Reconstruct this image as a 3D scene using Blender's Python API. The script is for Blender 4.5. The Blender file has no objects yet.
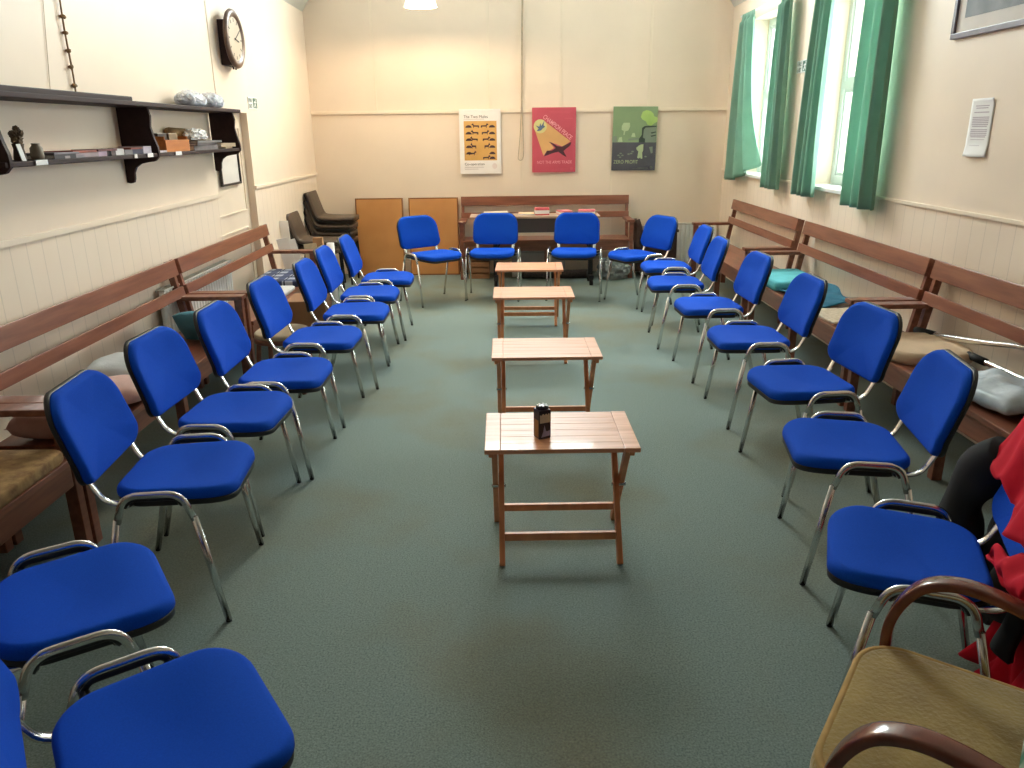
import bpy, bmesh, math, random
from mathutils import Vector, Matrix, noise
random.seed(7)
sc = bpy.context.scene
COL = sc.collection
PI = math.pi
R = math.radians
XL, XR, YB, EAVE, RIDGE = -2.233, 2.519, 9.386, 2.9, 5.3

# ------------------------------------------------------------------ materials
def lin(c):
    return tuple((x / 255 / 12.92) if x / 255 <= 0.04045 else ((x / 255 + 0.055) / 1.055) ** 2.4 for x in c) + (1,)

MATS = {}
def mat(name, rgb, rough=.6, metal=0, spec=.5, vary=0, scale=8, stretch=(1, 1, 1), rgb2=None, bump=0, bscale=None,
        sheen=0, trans=0, coat=0, detail=4):
    if name in MATS: return MATS[name]
    m = bpy.data.materials.new(name); m.use_nodes = True
    nt = m.node_tree; N = nt.nodes; L = nt.links
    b = N['Principled BSDF']; b.inputs['Base Color'].default_value = lin(rgb)
    b.inputs['Roughness'].default_value = rough; b.inputs['Metallic'].default_value = metal
    b.inputs['Specular IOR Level'].default_value = spec
    b.inputs['Sheen Weight'].default_value = sheen; b.inputs['Coat Weight'].default_value = coat
    if trans: b.inputs['Transmission Weight'].default_value = trans
    tc = N.new('ShaderNodeTexCoord'); mp = N.new('ShaderNodeMapping'); mp.inputs['Scale'].default_value = stretch
    L.new(tc.outputs['Object'], mp.inputs['Vector'])
    if vary or rgb2:
        n = N.new('ShaderNodeTexNoise'); n.inputs['Scale'].default_value = scale; n.inputs['Detail'].default_value = detail
        L.new(mp.outputs['Vector'], n.inputs['Vector'])
        r = N.new('ShaderNodeValToRGB'); r.color_ramp.elements[0].position = .32; r.color_ramp.elements[1].position = .68
        c2 = rgb2 or tuple(max(0, x * (1 - vary)) for x in rgb)
        r.color_ramp.elements[0].color = lin(c2); r.color_ramp.elements[1].color = lin(rgb)
        L.new(n.outputs['Fac'], r.inputs['Fac']); L.new(r.outputs['Color'], b.inputs['Base Color'])
    if bump:
        n2 = N.new('ShaderNodeTexNoise'); n2.inputs['Scale'].default_value = bscale or scale * 6; n2.inputs['Detail'].default_value = 3
        L.new(mp.outputs['Vector'], n2.inputs['Vector'])
        bp = N.new('ShaderNodeBump'); bp.inputs['Strength'].default_value = bump; bp.inputs['Distance'].default_value = .01
        L.new(n2.outputs['Fac'], bp.inputs['Height']); L.new(bp.outputs['Normal'], b.inputs['Normal'])
    MATS[name] = m
    return m

def carpet_mat():
    m = bpy.data.materials.new('carpet'); m.use_nodes = True
    nt = m.node_tree; N = nt.nodes; L = nt.links; b = N['Principled BSDF']
    b.inputs['Roughness'].default_value = .95; b.inputs['Specular IOR Level'].default_value = .15
    tc = N.new('ShaderNodeTexCoord')
    def ns(scale, detail=3, rough=.5):
        n = N.new('ShaderNodeTexNoise'); n.inputs['Scale'].default_value = scale; n.inputs['Detail'].default_value = detail
        n.inputs['Roughness'].default_value = rough; L.new(tc.outputs['Object'], n.inputs['Vector']); return n
    def ramp(src, p0, p1, c0, c1):
        r = N.new('ShaderNodeValToRGB'); r.color_ramp.elements[0].position = p0; r.color_ramp.elements[1].position = p1
        r.color_ramp.elements[0].color = c0; r.color_ramp.elements[1].color = c1; L.new(src, r.inputs['Fac']); return r
    def mix(fac, a, bb):
        x = N.new('ShaderNodeMix'); x.data_type = 'RGBA'
        L.new(fac, x.inputs['Factor']); L.new(a, x.inputs['A']); L.new(bb, x.inputs['B']); return x.outputs['Result']
    fine = ramp(ns(160, 2).outputs['Fac'], .3, .7, lin((100, 116, 113)), lin((142, 157, 152)))
    worn = ramp(ns(120, 2).outputs['Fac'], .3, .7, lin((102, 100, 82)), lin((140, 136, 114)))
    patch = ramp(ns(.85, 3, .55).outputs['Fac'], .47, .70, (0, 0, 0, 1), (.95, .95, .95, 1))
    speck = ramp(ns(26, 4, .75).outputs['Fac'], .35, .75, (.0, .0, .0, 1), (.22, .22, .22, 1))
    dust = ramp(ns(90, 2).outputs['Fac'], .3, .7, lin((118, 132, 128)), lin((158, 168, 162)))
    c = mix(patch.outputs['Color'], fine.outputs['Color'], worn.outputs['Color'])
    c = mix(speck.outputs['Color'], c, dust.outputs['Color'])
    L.new(c, b.inputs['Base Color'])
    bp = N.new('ShaderNodeBump'); bp.inputs['Strength'].default_value = .5; bp.inputs['Distance'].default_value = .004
    L.new(ns(220, 2).outputs['Fac'], bp.inputs['Height']); L.new(bp.outputs['Normal'], b.inputs['Normal'])
    return m

def board_mat(name, rgb, axis, pitch, rough=.45, vary_rgb=None, zmax=None):
    """painted matchboarding: a narrow groove every `pitch` metres along the axis, below zmax"""
    m = bpy.data.materials.new(name); m.use_nodes = True
    nt = m.node_tree; N = nt.nodes; L = nt.links; b = N['Principled BSDF']
    b.inputs['Roughness'].default_value = rough; b.inputs['Specular IOR Level'].default_value = .35
    tc = N.new('ShaderNodeTexCoord'); sp = N.new('ShaderNodeSeparateXYZ'); L.new(tc.outputs['Object'], sp.inputs[0])
    def mth(op, a, v=None, c=None):
        x = N.new('ShaderNodeMath'); x.operation = op
        if isinstance(a, (int, float)): x.inputs[0].default_value = a
        else: L.new(a, x.inputs[0])
        if v is not None:
            if isinstance(v, (int, float)): x.inputs[1].default_value = v
            else: L.new(v, x.inputs[1])
        return x.outputs[0]
    a = mth('ADD', sp.outputs[axis], 50.0)
    fr = mth('FRACT', mth('DIVIDE', a, pitch))
    d = mth('ABSOLUTE', mth('SUBTRACT', fr, .5))
    g = mth('GREATER_THAN', d, .5 - .0035 / pitch)
    if zmax is not None:
        g = mth('MULTIPLY', g, mth('LESS_THAN', sp.outputs['Z'], zmax))
    n = N.new('ShaderNodeTexNoise'); n.inputs['Scale'].default_value = 1.6; n.inputs['Detail'].default_value = 5
    L.new(tc.outputs['Object'], n.inputs['Vector'])
    r = N.new('ShaderNodeValToRGB'); r.color_ramp.elements[0].position = .3; r.color_ramp.elements[1].position = .75
    r.color_ramp.elements[0].color = lin(vary_rgb or tuple(x * .965 for x in rgb)); r.color_ramp.elements[1].color = lin(rgb)
    L.new(n.outputs['Fac'], r.inputs['Fac'])
    mx = N.new('ShaderNodeMix'); mx.data_type = 'RGBA'; L.new(mth('MULTIPLY', g, .28), mx.inputs['Factor'])
    L.new(r.outputs['Color'], mx.inputs['A']); mx.inputs['B'].default_value = lin(tuple(x * .72 for x in rgb))
    L.new(mx.outputs['Result'], b.inputs['Base Color'])
    n2 = N.new('ShaderNodeTexNoise'); n2.inputs['Scale'].default_value = 7; L.new(tc.outputs['Object'], n2.inputs['Vector'])
    h = mth('SUBTRACT', mth('MULTIPLY', n2.outputs['Fac'], .25), g)
    bp = N.new('ShaderNodeBump'); bp.inputs['Strength'].default_value = .35; bp.inputs['Distance'].default_value = .006
    L.new(h, bp.inputs['Height']); L.new(bp.outputs['Normal'], b.inputs['Normal'])
    return m

def glass_mat():
    m = bpy.data.materials.new('window_glass'); m.use_nodes = True
    nt = m.node_tree; N = nt.nodes; L = nt.links; N.remove(N['Principled BSDF'])
    t = N.new('ShaderNodeBsdfTransparent'); t.inputs['Color'].default_value = (.95, .98, .97, 1)
    g = N.new('ShaderNodeBsdfGlossy'); g.inputs['Roughness'].default_value = .05
    x = N.new('ShaderNodeMixShader'); x.inputs[0].default_value = .05; L.new(t.outputs[0], x.inputs[1]); L.new(g.outputs[0], x.inputs[2])
    L.new(x.outputs[0], N['Material Output'].inputs['Surface'])
    return m

def plastic_film(name, rgb, alpha):
    m = bpy.data.materials.new(name); m.use_nodes = True
    b = m.node_tree.nodes['Principled BSDF']; b.inputs['Base Color'].default_value = lin(rgb)
    b.inputs['Roughness'].default_value = .22; b.inputs['Alpha'].default_value = alpha
    return m

def cloth_mat(name, rgb, rgb2, tfac=.35):
    m = bpy.data.materials.new(name); m.use_nodes = True
    nt = m.node_tree; N = nt.nodes; L = nt.links; b = N['Principled BSDF']
    tc = N.new('ShaderNodeTexCoord'); n = N.new('ShaderNodeTexNoise'); n.inputs['Scale'].default_value = 9
    L.new(tc.outputs['Object'], n.inputs['Vector'])
    r = N.new('ShaderNodeValToRGB'); r.color_ramp.elements[0].color = lin(rgb2); r.color_ramp.elements[1].color = lin(rgb)
    L.new(n.outputs['Fac'], r.inputs['Fac']); L.new(r.outputs['Color'], b.inputs['Base Color'])
    b.inputs['Roughness'].default_value = .8; b.inputs['Specular IOR Level'].default_value = .2
    t = N.new('ShaderNodeBsdfTranslucent'); L.new(r.outputs['Color'], t.inputs['Color'])
    x = N.new('ShaderNodeMixShader'); x.inputs[0].default_value = tfac
    L.new(b.outputs[0], x.inputs[1]); L.new(t.outputs[0], x.inputs[2]); L.new(x.outputs[0], N['Material Output'].inputs['Surface'])
    return m

def emit_mat(name, rgb, s):
    m = bpy.data.materials.new(name); m.use_nodes = True
    b = m.node_tree.nodes['Principled BSDF']; b.inputs['Base Color'].default_value = lin(rgb)
    b.inputs['Emission Color'].default_value = lin(rgb); b.inputs['Emission Strength'].default_value = s
    return m

CREAM = (246, 228, 208)
M_wallB = board_mat('cream_painted_panels', CREAM, 'X', 60.0, zmax=None)
M_wallL = board_mat('cream_painted_boards', CREAM, 'Y', .125, zmax=1.17)
M_wallR = board_mat('cream_painted_boards_window_side', CREAM, 'Y', .125, zmax=1.17)
M_cream = mat('cream_gloss_paint', (246, 229, 208), .35, vary=.03, scale=3)
M_ceil = mat('white_ceiling_paint', (222, 219, 210), .8, vary=.03, scale=2)
M_white = mat('white_gloss_paint', (238, 240, 238), .3, vary=.03, scale=3)
M_carpet = carpet_mat()
M_blue = mat('royal_blue_fabric', (16, 78, 194), .9, spec=.12, rgb2=(14, 72, 184), scale=240, bump=.12, bscale=700)
M_chrome = mat('chrome', (232, 232, 230), .2, metal=1, vary=.06, scale=10)
M_steel = mat('satin_steel_tube', (176, 180, 176), .22, metal=1, vary=.08, scale=12)
M_black = mat('black_plastic', (20, 20, 22), .5, vary=.2, scale=9)
M_rubber = mat('black_rubber', (14, 14, 14), .8, vary=.2, scale=9)
M_bench = mat('reddish_brown_bench_wood', (146, 92, 70), .3, rgb2=(118, 70, 52), scale=5, stretch=(.6, 6, 6), bump=.05, coat=.15)
M_table = mat('oiled_pale_hardwood', (228, 166, 130), .4, spec=.35, rgb2=(204, 142, 104), scale=5, stretch=(.5, 9, 4), bump=.04, coat=.08)
M_tleg = mat('oiled_hardwood_legs', (214, 146, 98), .45, rgb2=(192, 122, 78), scale=5, stretch=(4, 4, .5), bump=.05)
M_dark = mat('dark_stained_wood', (58, 38, 36), .65, spec=.25, rgb2=(42, 25, 24), scale=4, stretch=(5, .6, 5))
M_hard = mat('orange_brown_hardboard', (206, 148, 90), .5, rgb2=(192, 132, 76), scale=2.5, detail=6)
M_hardedge = mat('pine_edging', (150, 94, 50), .6, vary=.15, scale=6)
M_vinyl = mat('dark_brown_vinyl', (82, 68, 56), .45, rgb2=(64, 52, 44), scale=6, bump=.15, bscale=60)
M_paper = mat('white_paper', (242, 240, 238), .8, vary=.02, scale=6)
M_curtain = cloth_mat('green_curtain_cotton', (146, 184, 166), (130, 168, 150), .36)
M_glass = glass_mat()
M_gold = mat('olive_gold_velvet', (160, 134, 70), .9, rgb2=(130, 104, 46), scale=9, bump=.4, bscale=90, sheen=.4)
M_piping = mat('tan_piping', (182, 146, 86), .85, vary=.12, scale=20)
M_arm = mat('polished_mahogany', (128, 66, 46), .2, rgb2=(96, 46, 32), scale=5, stretch=(3, 3, 3), coat=.5)
M_red = mat('red_jacket_fabric', (206, 18, 46), .85, spec=.2, rgb2=(182, 12, 36), scale=6, bump=.1, bscale=40)
M_coat = mat('black_coat_fabric', (18, 18, 22), .85, vary=.3, scale=9)

# ------------------------------------------------------------------ mesh helpers
def link(name, me, m=None, parent=None, smooth=False):
    o = bpy.data.objects.new(name, me); COL.objects.link(o)
    if m: me.materials.append(m)
    if parent: o.parent = parent
    if smooth:
        for p in me.polygons: p.use_smooth = True
    return o

def obj(name, bm, m, parent=None, smooth=False, recalc=True):
    if recalc: bmesh.ops.recalc_face_normals(bm, faces=bm.faces)
    me = bpy.data.meshes.new(name); bm.to_mesh(me); bm.free()
    return link(name, me, m, parent, smooth)

def BM(): return bmesh.new()

def box(bm, c, s, bev=0, rot=None, seg=2):
    r = bmesh.ops.create_cube(bm, size=1)
    vs = r['verts']
    mt = Matrix.Translation(c) @ (rot or Matrix()) @ Matrix.Diagonal((s[0], s[1], s[2], 1))
    bmesh.ops.transform(bm, matrix=mt, verts=vs)
    if bev:
        es = list({e for v in vs for e in v.link_edges})
        bmesh.ops.bevel(bm, geom=es, offset=bev, segments=seg, affect='EDGES', profile=.6)
    return bm

def beam(bm, a, b, w, t, up=(0, 0, 1), bev=.003):
    """a square-section bar from a to b: w across, t along up"""
    a, b = Vector(a), Vector(b); d = (b - a); z = d.normalized()
    x = Vector(up).cross(z)
    if x.length < 1e-5: x = Vector((1, 0, 0))
    x.normalize(); y = z.cross(x)
    rot = Matrix((x, y, z)).transposed().to_4x4()
    return box(bm, (a + b) / 2, (w, t, d.length), bev, rot)

def loft(bm, rings, cap0=True, cap1=True, closed=True):
    vr = [[bm.verts.new(p) for p in r] for r in rings]
    n = len(vr[0])
    for a, b in zip(vr, vr[1:]):
        for i in range(n if closed else n - 1):
            j = (i + 1) % n
            try: bm.faces.new((a[i], a[j], b[j], b[i]))
            except ValueError: pass
    if cap0: bm.faces.new(vr[0][::-1])
    if cap1: bm.faces.new(vr[-1])
    return vr

def smooth_path(pts, n=6):
    """Catmull-Rom through pts"""
    P = [Vector(p) for p in pts]; out = []
    for i in range(len(P) - 1):
        p0 = P[max(i - 1, 0)]; p1 = P[i]; p2 = P[i + 1]; p3 = P[min(i + 2, len(P) - 1)]
        for k in range(n):
            t = k / n
            out.append(.5 * ((2 * p1) + (p2 - p0) * t + (2 * p0 - 5 * p1 + 4 * p2 - p3) * t * t + (3 * p1 - p0 - 3 * p2 + p3) * t ** 3))
    out.append(P[-1]); return out

def fillet(pts, r, n=5):
    P = [Vector(p) for p in pts]; out = [P[0]]
    for a, b, c in zip(P, P[1:], P[2:]):
        u, v = (a - b), (c - b); rr = min(r, u.length * .49, v.length * .49)
        p, q = b + u.normalized() * rr, b + v.normalized() * rr
        for k in range(n + 1):
            t = k / n; out.append((1 - t) ** 2 * p + 2 * t * (1 - t) * b + t * t * q)
    out.append(P[-1]); return out

def tube(bm, pts, rx, ry=None, seg=10, ref=None, caps=True, pw=1.0):
    cs = lambda v: math.copysign(abs(v) ** pw, v)
    P = [Vector(p) for p in pts]; ry = ry or rx
    rad = rx if callable(rx) else (lambda t: (rx, ry))
    T = [(P[min(i + 1, len(P) - 1)] - P[max(i - 1, 0)]).normalized() for i in range(len(P))]
    x = Vector(ref) if ref else (Vector((0, 0, 1)) if abs(T[0].z) < .9 else Vector((1, 0, 0)))
    rings = []
    for i, p in enumerate(P):
        x = (x - T[i] * x.dot(T[i])); x.normalize(); y = T[i].cross(x)
        a, b = rad(i / max(1, len(P) - 1))
        rings.append([p + x * a * cs(math.cos(2 * PI * k / seg)) + y * b * cs(math.sin(2 * PI * k / seg)) for k in range(seg)])
    loft(bm, rings, caps, caps); return bm

def lathe(bm, prof, seg=24, c=(0, 0, 0), axis='z'):
    rings = []
    for r, z in prof:
        ring = []
        for k in range(seg):
            a = 2 * PI * k / seg; x, y = r * math.cos(a), r * math.sin(a)
            ring.append(Vector(c) + (Vector((x, y, z)) if axis == 'z' else Vector((z, x, y))))
        rings.append(ring)
    loft(bm, rings, prof[0][0] > 1e-6, prof[-1][0] > 1e-6); return bm

def rrect(w, h, r, n=6, taper=1.0):
    o = []
    for cx, cy, a0 in ((w / 2 - r, h / 2 - r, 0), (-w / 2 + r, h / 2 - r, 90), (-w / 2 + r, -h / 2 + r, 180), (w / 2 - r, -h / 2 + r, 270)):
        for k in range(n):
            a = R(a0 + 90 * k / (n - 1)); o.append((cx + r * math.cos(a), cy + r * math.sin(a)))
    return [(x * (1 + (taper - 1) * (y / h + .5)), y) for x, y in o]

def pad(bm, outline, t, edge=.02, deform=None, nr=6, bottom=True):
    """upholstered pad: outline in xy, thickness t (top at 0, bottom at -t), rounded edges"""
    prof = [(.02, 0)] + [(k / nr, 0) for k in range(1, nr)]
    inner = prof
    ring = []
    def ringpts(s, inset, z):
        out = []
        for x, y in outline:
            l = math.hypot(x, y) or 1
            k = max(0, (l - inset) / l) * s
            p = Vector((x * k, y * k, z)); out.append(deform(p) if deform else p)
        return out
    rings = []
    for s, z in inner: rings.append(ringpts(s, edge, z))
    for k in range(0, 5):
        a = k / 4 * PI / 2; rings.append(ringpts(1, edge * (1 - math.sin(a)), -edge * (1 - math.cos(a))))
    if bottom:
        rings.append(ringpts(1, 0, -t + edge * .5)); rings.append(ringpts(1, edge * .5, -t))
        for k in range(nr - 1, 0, -1): rings.append(ringpts(k / nr, edge * .5, -t))
        rings.append(ringpts(.02, edge, -t))
    loft(bm, rings); return bm

def prism(bm, pts, f0, f1):
    """pts 2D, f0/f1 map 2D to 3D for the two faces"""
    a = [bm.verts.new(f0(*p)) for p in pts]; b = [bm.verts.new(f1(*p)) for p in pts]
    n = len(pts)
    bm.faces.new(a[::-1]); bm.faces.new(b)
    for i in range(n):
        j = (i + 1) % n; bm.faces.new((a[i], a[j], b[j], b[i]))
    return bm

def sheet(name, f, nu, nv, m, parent=None, thick=.004):
    bm = BM(); g = [[bm.verts.new(f(i / nu, j / nv)) for j in range(nv + 1)] for i in range(nu + 1)]
    for i in range(nu):
        for j in range(nv): bm.faces.new((g[i][j], g[i + 1][j], g[i + 1][j + 1], g[i][j + 1]))
    o = obj(name, bm, m, parent, True, False)
    s = o.modifiers.new('thickness', 'SOLIDIFY'); s.thickness = thick; s.offset = 0
    return o

def pillow(bm, w, d, h, nz=.0, seed=0, n=16, pinch=.12, rough=.0):
    """soft cushion with pinched corners, base at z=0"""
    def P(i, j, s):
        u, v = -1 + 2 * i / n, -1 + 2 * j / n
        e = (1 - abs(u) ** 2.6) * (1 - abs(v) ** 2.6); e = max(0, e) ** .42
        kx = 1 - pinch * (1 - (1 - v * v)) * abs(u) * .5; ky = 1 - pinch * (1 - (1 - u * u)) * abs(v) * .5
        x, y = u * w / 2 * ky, v * d / 2 * kx
        q = noise.noise(Vector((x * 9 + seed, y * 9, s * 3.1))) * rough
        z = h * .42 + s * h * (.55 if s > 0 else .42) * e + q * (e ** .5)
        return Vector((x, y, max(z, 0)))
    top = [[bm.verts.new(P(i, j, 1)) for j in range(n + 1)] for i in range(n + 1)]
    bot = [[top[i][j] if i in (0, n) or j in (0, n) else bm.verts.new(P(i, j, -1)) for j in range(n + 1)] for i in range(n + 1)]
    for i in range(n):
        for j in range(n):
            bm.faces.new((top[i][j], top[i + 1][j], top[i + 1][j + 1], top[i][j + 1]))
            bm.faces.new((bot[i][j], bot[i][j + 1], bot[i + 1][j + 1], bot[i + 1][j]))
    return bm

def blob(bm, c, s, seed=0, amp=.2, freq=3, n=3, flat=True):
    r = bmesh.ops.create_icosphere(bm, subdivisions=n, radius=1)
    for v in r['verts']:
        d = v.co.normalized(); k = 1 + amp * noise.fractal(d * freq + Vector((seed, 0, 0)), .8, 2.0, 3)
        z = d.z * k
        if flat and z < -.55: z = -.55
        v.co = Vector((c[0] + d.x * k * s[0], c[1] + d.y * k * s[1], c[2] + z * s[2]))
    return bm

def root(name, label, cat, loc=(0, 0, 0), rz=0, group=None):
    o = bpy.data.objects.new(name, None); COL.objects.link(o); o.empty_display_size = .1
    o.location = loc; o.rotation_euler = (0, 0, rz)
    return tag(o, label, cat, group)

def tag(o, label, cat, group=None):
    o['label'] = label; o['category'] = cat; o['kind'] = 'thing'
    if group: o['group'] = group
    return o

def struct(name, bm, m, parent=None, smooth=False):
    o = obj(name, bm, m, parent, smooth)
    if not parent: o['kind'] = 'structure'
    return o

KIDS = {}
def kids(o):
    return [c for c in bpy.data.objects if c.parent == o]

def dup(src, loc, rz, label):
    r = src.copy(); COL.objects.link(r); r.location = loc; r.rotation_euler = (0, 0, rz); r['label'] = label
    for ch in kids(src):
        c = ch.copy(); COL.objects.link(c); c.parent = r
        for g in kids(ch):
            d = g.copy(); COL.objects.link(d); d.parent = c
    return r

def text(name, s, size, mtx, m, parent=None, width=None, ext=.0006, bold=0):
    cu = bpy.data.curves.new(name, 'FONT'); cu.body = s; cu.size = size; cu.extrude = ext; cu.offset = bold
    cu.align_x = 'LEFT'
    t = bpy.data.objects.new(name, cu); COL.objects.link(t)
    dg = bpy.context.evaluated_depsgraph_get(); dg.update()
    me = bpy.data.meshes.new_from_object(t.evaluated_get(dg)); bpy.data.objects.remove(t)
    if width:
        xs = [v.co.x for v in me.vertices]; k = width / (max(xs) - min(xs))
        for v in me.vertices: v.co.x *= k
    me.transform(mtx)
    me.materials.clear()
    return link(name, me, m, parent)

# ------------------------------------------------------------------ room shell
Y0 = -3.6
bm = BM(); box(bm, ((XL + XR) / 2, (Y0 + YB) / 2, -.05), (XR - XL + .6, YB - Y0 + .4, .1)); struct('floor', bm, M_carpet)
# gable walls
MID = (XL + XR) / 2; RUN = (RIDGE - EAVE) / math.tan(R(57))
gable = [(XL - .3, -.1), (XR + .3, -.1), (XR + .3, EAVE), (XR, EAVE), (XR - RUN, RIDGE), (XL + RUN, RIDGE), (XL, EAVE), (XL - .3, EAVE)]
GX0, GX1, GZ0, GZ1 = -.85, 1.15, 3.2, 4.75     # the high gable window that the looped cord works
bm = BM(); bk = lambda pts: prism(bm, pts, lambda x, z: (x, YB, z), lambda x, z: (x, YB + .2, z))
bk([(XL - .3, -.1), (XR + .3, -.1), (XR + .3, EAVE), (XL - .3, EAVE)])
bk([(XL - .3, EAVE), (GX0, EAVE), (GX0, RIDGE), (XL + RUN, RIDGE), (XL, EAVE)]); bk([(GX1, EAVE), (XR + .3, EAVE), (XR, EAVE), (XR - RUN, RIDGE), (GX1, RIDGE)])
bk([(GX0, EAVE), (GX1, EAVE), (GX1, GZ0), (GX0, GZ0)]); bk([(GX0, GZ1), (GX1, GZ1), (GX1, RIDGE), (GX0, RIDGE)])
struct('wall_back', bm, M_wallB)
bm = BM()
for x in (GX0 + .03, MID, GX1 - .03): box(bm, (x, YB + .12, (GZ0 + GZ1) / 2), (.06, .07, GZ1 - GZ0 - .004), .006)
for z in (GZ0 + .035, (GZ0 + GZ1) / 2, GZ1 - .035): box(bm, ((GX0 + GX1) / 2, YB + .12, z), (GX1 - GX0 - .01, .066, .06), .006)
gw = struct('window_4', bm, M_white)
for x0, x1 in ((GX0 + .06, MID - .03), (MID + .03, GX1 - .06)):
    for z0, z1 in ((GZ0 + .065, (GZ0 + GZ1) / 2 - .03), ((GZ0 + GZ1) / 2 + .03, GZ1 - .065)):
        bm = BM(); box(bm, ((x0 + x1) / 2, YB + .12, (z0 + z1) / 2), (x1 - x0, .004, z1 - z0)); obj('pane', bm, M_glass, gw)
bm = BM(); prism(bm, gable, lambda x, z: (x, Y0, z), lambda x, z: (x, Y0 - .2, z)); struct('wall_front', bm, mat('unseen_wall_dark_brown', (120, 84, 60), .5, vary=.2, scale=3, stretch=(6, 1, 1)))  # unseen wall, set far back and coloured dark brown to dim the near floor
# left wall with the recess of a low door
DY0, DY1, DZ = 6.14, 7.06, 1.80
bm = BM()
box(bm, (XL - .15, (Y0 + DY0) / 2, EAVE / 2), (.3, DY0 - Y0, EAVE)); box(bm, (XL - .15, (DY1 + YB) / 2, EAVE / 2), (.3, YB - DY1, EAVE))
box(bm, (XL - .15, (DY0 + DY1) / 2, (DZ + EAVE) / 2), (.3, DY1 - DY0, EAVE - DZ))
struct('wall_left', bm, M_wallL)
bm = BM(); box(bm, (XL - .085, (DY0 + DY1) / 2, DZ / 2), (.05, DY1 - DY0 - .004, DZ - .004), .004)
d = struct('door_1', bm, M_cream)
bm = BM()
for y0, y1, z0, z1 in ((DY0 + .1, DY1 - .1, .2, .85), (DY0 + .1, DY1 - .1, 1.0, DZ - .12)):
    for a, b in (((y0, z0), (y1, z0)), ((y1, z0), (y1, z1)), ((y1, z1), (y0, z1)), ((y0, z1), (y0, z0))):
        beam(bm, (XL - .058, a[0], a[1]), (XL - .058, b[0], b[1]), .012, .014, (1, 0, 0), .002)
obj('door_moulding', bm, M_cream, d)
# right wall with its window openings
WIN = [(1, 7.50, 8.66), (2, 5.50, 6.66)]
WZ0, WZ1 = 1.18, 2.68
bm = BM()
TH = .34
ys = [Y0] + [v for w in sorted(WIN, key=lambda w: w[1]) for v in w[1:]] + [YB]
box(bm, (XR + TH / 2, (Y0 + YB) / 2, WZ0 / 2), (TH, YB - Y0, WZ0)); box(bm, (XR + TH / 2, (Y0 + YB) / 2, (WZ1 + EAVE) / 2), (TH, YB - Y0, EAVE - WZ1))
for a, b in zip(ys[::2], ys[1::2]):
    box(bm, (XR + TH / 2, (a + b) / 2, (WZ0 + WZ1) / 2), (TH, b - a, WZ1 - WZ0))
struct('wall_right', bm, M_wallR)
FX = XR + .21
for n, a, b in WIN:
    bm = BM()
    for y, w in ((a + .03, .06), (b - .03, .06), ((a + b) / 2, .06)):
        box(bm, (FX, y, (WZ0 + WZ1) / 2), (.07, w, WZ1 - WZ0 - .002), .006)
    for z, w in ((WZ0 + .04, .07), (WZ1 - .035, .07), (1.95, .06)):
        box(bm, (FX, (a + b) / 2, z), (.066, b - a - .01, w), .006)
    w = struct('window_%d' % n, bm, M_white)
    w['label'] = 'white painted sash window'
    for y0, y1 in ((a + .06, (a + b) / 2 - .03), ((a + b) / 2 + .03, b - .06)):
        for z0, z1 in ((WZ0 + .075, 1.92), (1.98, WZ1 - .07)):
            bm = BM(); box(bm, (FX, (y0 + y1) / 2, (z0 + z1) / 2), (.05, y1 - y0, z1 - z0))
            bmesh.ops.delete(bm, geom=[f for f in bm.faces], context='FACES_ONLY') if False else None
            # slim inner sash bars round each pane
            bm.free(); bm = BM()
            for yy in (y0 + .014, y1 - .014): box(bm, (FX, yy, (z0 + z1) / 2), (.045, .028, z1 - z0), .003)
            for zz in (z0 + .014, z1 - .014): box(bm, (FX, (y0 + y1) / 2, zz), (.043, y1 - y0, .028), .003)
            s = obj('sash_frame', bm, M_white, w)
            bm = BM(); box(bm, (FX, (y0 + y1) / 2, (z0 + z1) / 2), (.004, y1 - y0 - .05, z1 - z0 - .05)); obj('pane', bm, M_glass, s)
    bm = BM(); box(bm, (XR + .08, (a + b) / 2, WZ0 - .012), (.24, b - a + .06, .03), .006); obj('window_sill', bm, M_white, w)
# ceiling: two steep slopes and a flat
prof = [(XL - .3, EAVE), (XL, EAVE), (XL + RUN, RIDGE), (XR - RUN, RIDGE), (XR, EAVE), (XR + .35, EAVE), (XR + .35, RIDGE + .2), (XL - .3, RIDGE + .2)]
bm = BM(); prism(bm, prof, lambda x, z: (x, Y0 - .2, z), lambda x, z: (x, YB + .2, z)); struct('ceiling', bm, M_ceil)
# mouldings
def trim(n, a, b, w, t, m=M_cream, up=(0, 0, 1)):
    bm = BM(); beam(bm, a, b, w, t, up, .004); return struct('trim_%d' % n, bm, m)
trim(1, (XL + .008, Y0, 1.178), (XL + .008, DY0, 1.178), .016, .03)
trim(2, (XL + .008, DY1 + .002, 1.178), (XL + .008, YB, 1.178), .016, .03)
trim(3, (XR - .008, Y0, 1.175), (XR - .008, YB, 1.175), .016, .022)
trim(4, (XL, YB - .011, 1.845), (XR, YB - .011, 1.845), .022, .034)
k = 5
for x, z0, z1 in ((-1.49, 1.865, 3.6), (-.2, 1.865, 3.18), (.62, 1.865, 3.18), (1.62, 1.865, 3.6), (.165, 0.02, 1.825), (1.21, 0.02, 1.825)):
    trim(k, (x, YB - .002, z0), (x, YB - .002, z1), .03, .005, up=(0, 1, 0)); k += 1
trim(k, (XL + .001, 6.36, 1.84), (XL + .001, 6.36, EAVE), .012, .003, up=(1, 0, 0)); k += 1
for nm, a, b in (('left', (XL + .008, Y0, .07), (XL + .008, DY0, .07)), ('back', (XL, YB - .008, .07), (XR, YB - .008, .07)), ('right', (XR - .008, Y0, .07), (XR - .008, YB, .07))):
    bm = BM(); beam(bm, a, b, .016, .14, (0, 0, 1), .003); struct('baseboard_' + nm, bm, M_cream)

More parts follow.
